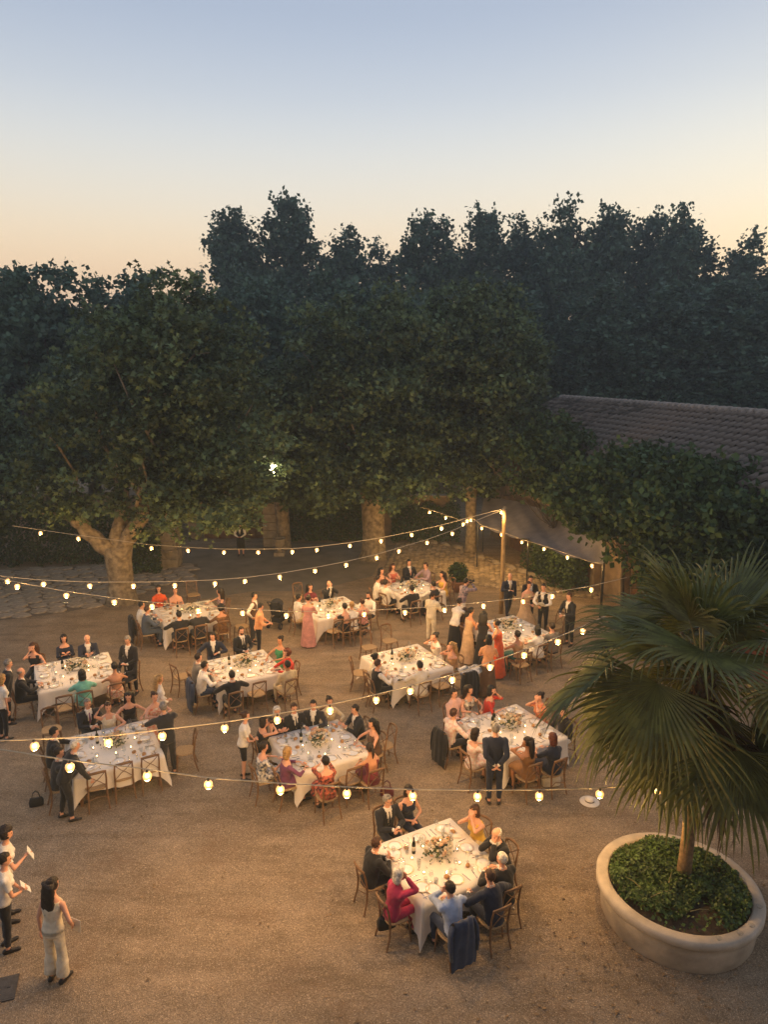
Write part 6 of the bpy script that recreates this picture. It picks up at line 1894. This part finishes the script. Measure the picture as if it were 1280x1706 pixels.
# ---- near the viewer and at the back
stand((-4.938,8.977), -12, 'long dark haired woman in off white jumpsuit', 'holding papers near the viewer', .96, sex='f', arms='side', wide=.055, out='top', c1='cream', c2='cream', hair='long', hc='dark', vox=.018, hy=-15)
stand((-5.998,9.560), -55, 'woman in white shirt with tied dark hair', 'at the lower left edge holding paper', .96, sex='f', arms='front', out='tee', c1='white', c2='black', hair='bun', hc='dark', vox=.018)
stand((-6.290,10.156), -65, 'curly haired woman in white blouse', 'behind the woman with tied hair', .98, sex='f', arms='oneup', out='tee', c1='white', c2='black', hair='curly', hc='dark', vox=.018)
stand((-7.000,33.256), 180, 'waiter in white shirt and black apron', 'standing before the dark gate', 1.0, arms='front', out='vest', c1='black', c2='black', skirt=.35, flare=.0, hc='auburn')

build_people()
def who(s):
    return next(kw for kw in PEOPLE if kw['short'] == s)
def handpos(s, i, off=(0, 0, 0)):
    kw = who(s); Wr, d, pn, th, ra = kw['_B'].hands[i]
    M = Matrix.Translation(kw['loc']) @ Matrix.Rotation(kw['yaw'], 4, 'Z') @ Matrix.Scale(kw['k'], 4)
    return M @ Vector(Wr + d * .08 + pn * .02 + np.array(off)), kw['yaw']

# ---- jackets hung over chair backs
def hung_jacket(short, mat, label, dx=0.0):
    c = who(short)['_c']
    k = c.scale[0]
    V, F = [], []
    prof = [(-.205, .30), (-.19, .50), (-.205, .72), (-.235, .88), (-.275, .935), (-.315, .93), (-.345, .86), (-.355, .66), (-.345, .44), (-.35, .20), (-.34, .10)]
    nn = 15; rgj = np.random.default_rng(len(label))
    for q, (y, z) in enumerate(prof):
        w = .205 + .035 * math.sin(q * .9) + (.02 if q > 7 else 0)
        for s in range(nn):
            t = s / (nn - 1) * 2 - 1
            V.append((t * w, y - .05 * (1 - t * t) * (1 if q > 3 else .4) + .014 * math.sin(t * 9 + q * .7), z + .02 * (1 - t * t) - (.05 * abs(t) ** 3 if q == 10 else 0)))
    F = [(q * nn + s, q * nn + s + 1, (q + 1) * nn + s + 1, (q + 1) * nn + s) for q in range(len(prof) - 1) for s in range(nn - 1)]
    n0 = len(V); cen = np.array((0, -.27, .5))
    V += [tuple(np.array(v) + (0, .012 if v[1] < -.27 else -.012, -.01)) for v in V]; F += [tuple(n0 + q for q in reversed(f_)) for f_ in F]
    o = thing('hung_jacket', label, 'jacket', c.location[:], c.rotation_euler.z); o.scale = c.scale
    MB().add(V, F).obj('body', mat, o, True)
    for s in (-1, 1):
        MB().tube([(s * .20, -.29, .88), (s * .255, -.31, .72), (s * .265, -.33, .5), (s * .25, -.34, .30)], [.05, .062, .055, .045], 10, flat=.6).obj('sleeve', mat, o, True)
hung_jacket('man in pale blue shirt and jeans', cloth('jean'), 'slate blue jacket hung over the chair of the man in pale blue')
hung_jacket('man in pale rose shirt', cloth('black'), 'black jacket hung over the chair of the man in pale rose')
hung_jacket('man in white shirt and blue jeans', cloth('jean'), 'blue jacket hung over the chair of the man in white and jeans')
hung_jacket('dark haired man in white shirt', cloth('black'), 'black jacket hung over a chair near the forked tree')
for i, (key, pos, c_, lab) in enumerate((('F', (2.198,18.101), 'black', 'black jackets piled on a chair right of the half empty table'), ('F', (2.640,18.562), 'charcoal', 'dark jacket on the second chair in the row of coats'))):
    yaw, fw, _ = face_table(key, *pos)
    c = chair(*pos, yaw, 'crossback chair under the ' + lab.split(' on ')[0], 1.03)
    PEOPLE.append(dict(short=lab, _c=c)); hung_jacket(lab, cloth(c_), lab)
sh = MB(); V, F = [], []
for q in range(13):
    for s in range(9):
        V.append((q * .055 - .33, s * .055 - .22, .90 + .035 * math.sin(q * 1.1 + s * .5) + .03 * math.sin(s * 1.5) - .10 * abs(s - 4) / 4))
F = [(q * 9 + s, (q + 1) * 9 + s, (q + 1) * 9 + s + 1, q * 9 + s + 1) for q in range(12) for s in range(8)]
n0 = len(V); V += [(x, y, z - .015) for x, y, z in V]; F += [tuple(n0 + q for q in reversed(f_)) for f_ in F]
tag(sh.add(V, F).obj('shawl', print_cloth('white', 'greyblue', 9), None, True, (*(2.327,18.166), .04), R(20)), 'white and grey patterned shawl thrown over the coats', 'shawl')

# ---- bags
handbag(*(0.039,9.714), .25, R(20), 'black leather handbag hanging from the magenta woman\'s chair', M_LEATHER)
handbag(*(-7.354,13.281), .0, R(20), 'black handbag beside the chairs at the table with three empty chairs', M_LEATHER, .9)
handbag(*(0.065,13.633), .0, R(-10), 'burgundy handbag on the gravel near the purple dressed woman\'s table', pm('burgundy_leather', (.12, .02, .03), .4, noise=20, var=.2), .95)
handbag(*(3.702,14.022), .0, R(10), 'cream tote bag standing under the palm fronds', pm('cream_canvas', (.55, .48, .38), .85, noise=20, var=.1), 1.35)
ht = thing('sun_hat', 'pale round hat lying on the gravel under the palm', 'hat', (*(4.391,13.408), .005))
MB().lathe([(.21, 0), (.20, .012), (.10, .02), (.095, .07), (.07, .095), (0, .10)], 24).obj('brim', M_CLOTH, ht, True)
MB().lathe([(.100, .022), (.098, .045)], 24).obj('band', pm('hat_band', (.10, .07, .05), .8), ht, True)

# ---- things held in hands
def sheet_in_hand(s, i, label, rx, size=(.21, .29), n=2):
    p, yw_ = handpos(s, i)
    o = thing('paper_sheets', label, 'papers', p, yw_)
    for q in range(n):
        b = MB(); b.box((0, .03 + .008 * q, .01), (size[0], .002, size[1]), rx=rx + .03 * q, ry=.25)
        b.obj('sheet', M_PAPER, o)
sheet_in_hand('long dark haired woman in off white jumpsuit', 1, 'white printed sheets held by the woman in the jumpsuit', .25, (.24, .30))
sheet_in_hand('woman in white shirt with tied dark hair', 1, 'folded white sheet held low by the woman with tied hair', .5, (.12, .26))
sheet_in_hand('curly haired woman in white blouse', 1, 'white sheet held by the curly haired woman', .3, (.12, .24))
def held(s, name, label, cat, parts, off=(0, .03, .02)):
    a, yw_ = handpos(s, 0); b_, _ = handpos(s, 1)
    o = thing(name, label, cat, (a + b_) / 2 + Vector((0, 0, off[2])), yw_)
    for nm, mb, mt in parts: mb.obj(nm, mt, o)
def cam_parts():
    return [('body', MB().box((0, 0, 0), (.14, .07, .10)).box((0, .0, .06), (.06, .05, .035)), M_METAL), ('lens', MB().tube([(0, .03, 0), (0, .10, 0), (0, .17, 0)], [.038, .04, .044], 12), M_PHONE)]
held('photographer in grey shirt and white shorts', 'camera', 'black camera with long lens in the photographer\'s hands', 'camera', cam_parts())
held('woman in black dress', 'camera', 'small black camera raised by the woman in black', 'camera', cam_parts())
for s, lab in (('grey haired man in dark suit and black tie', 'lit phone held by the grey haired man in glasses'), ('man in grey suit jacket', 'black phone held by the man in grey jacket')):
    p, yw_ = handpos(s, 1); o = tag(link('phone', phone_me, None, p, yw_), lab, 'phone'); o.rotation_euler = (.9, 0, yw_)
a, yw_ = handpos('waiter in black waistcoat with bow tie', 0)
bq = thing('bouquet', 'white bouquet held by the waiter with bow tie', 'flowers', a + Vector((0, 0, .06)))
for i in range(14):
    e = .2 + 1.3 * i / 14; an = i * 2.4
    o = link('flower', rose_me[0], bq, (.10 * math.cos(e) * math.cos(an), .10 * math.cos(e) * math.sin(an), .09 * math.sin(e))); o.scale = (1.2,) * 3
MB().tube([(0, 0, .04), (0, 0, -.18)], [.03, .02], 7).obj('stems', M_SPRIG, bq)
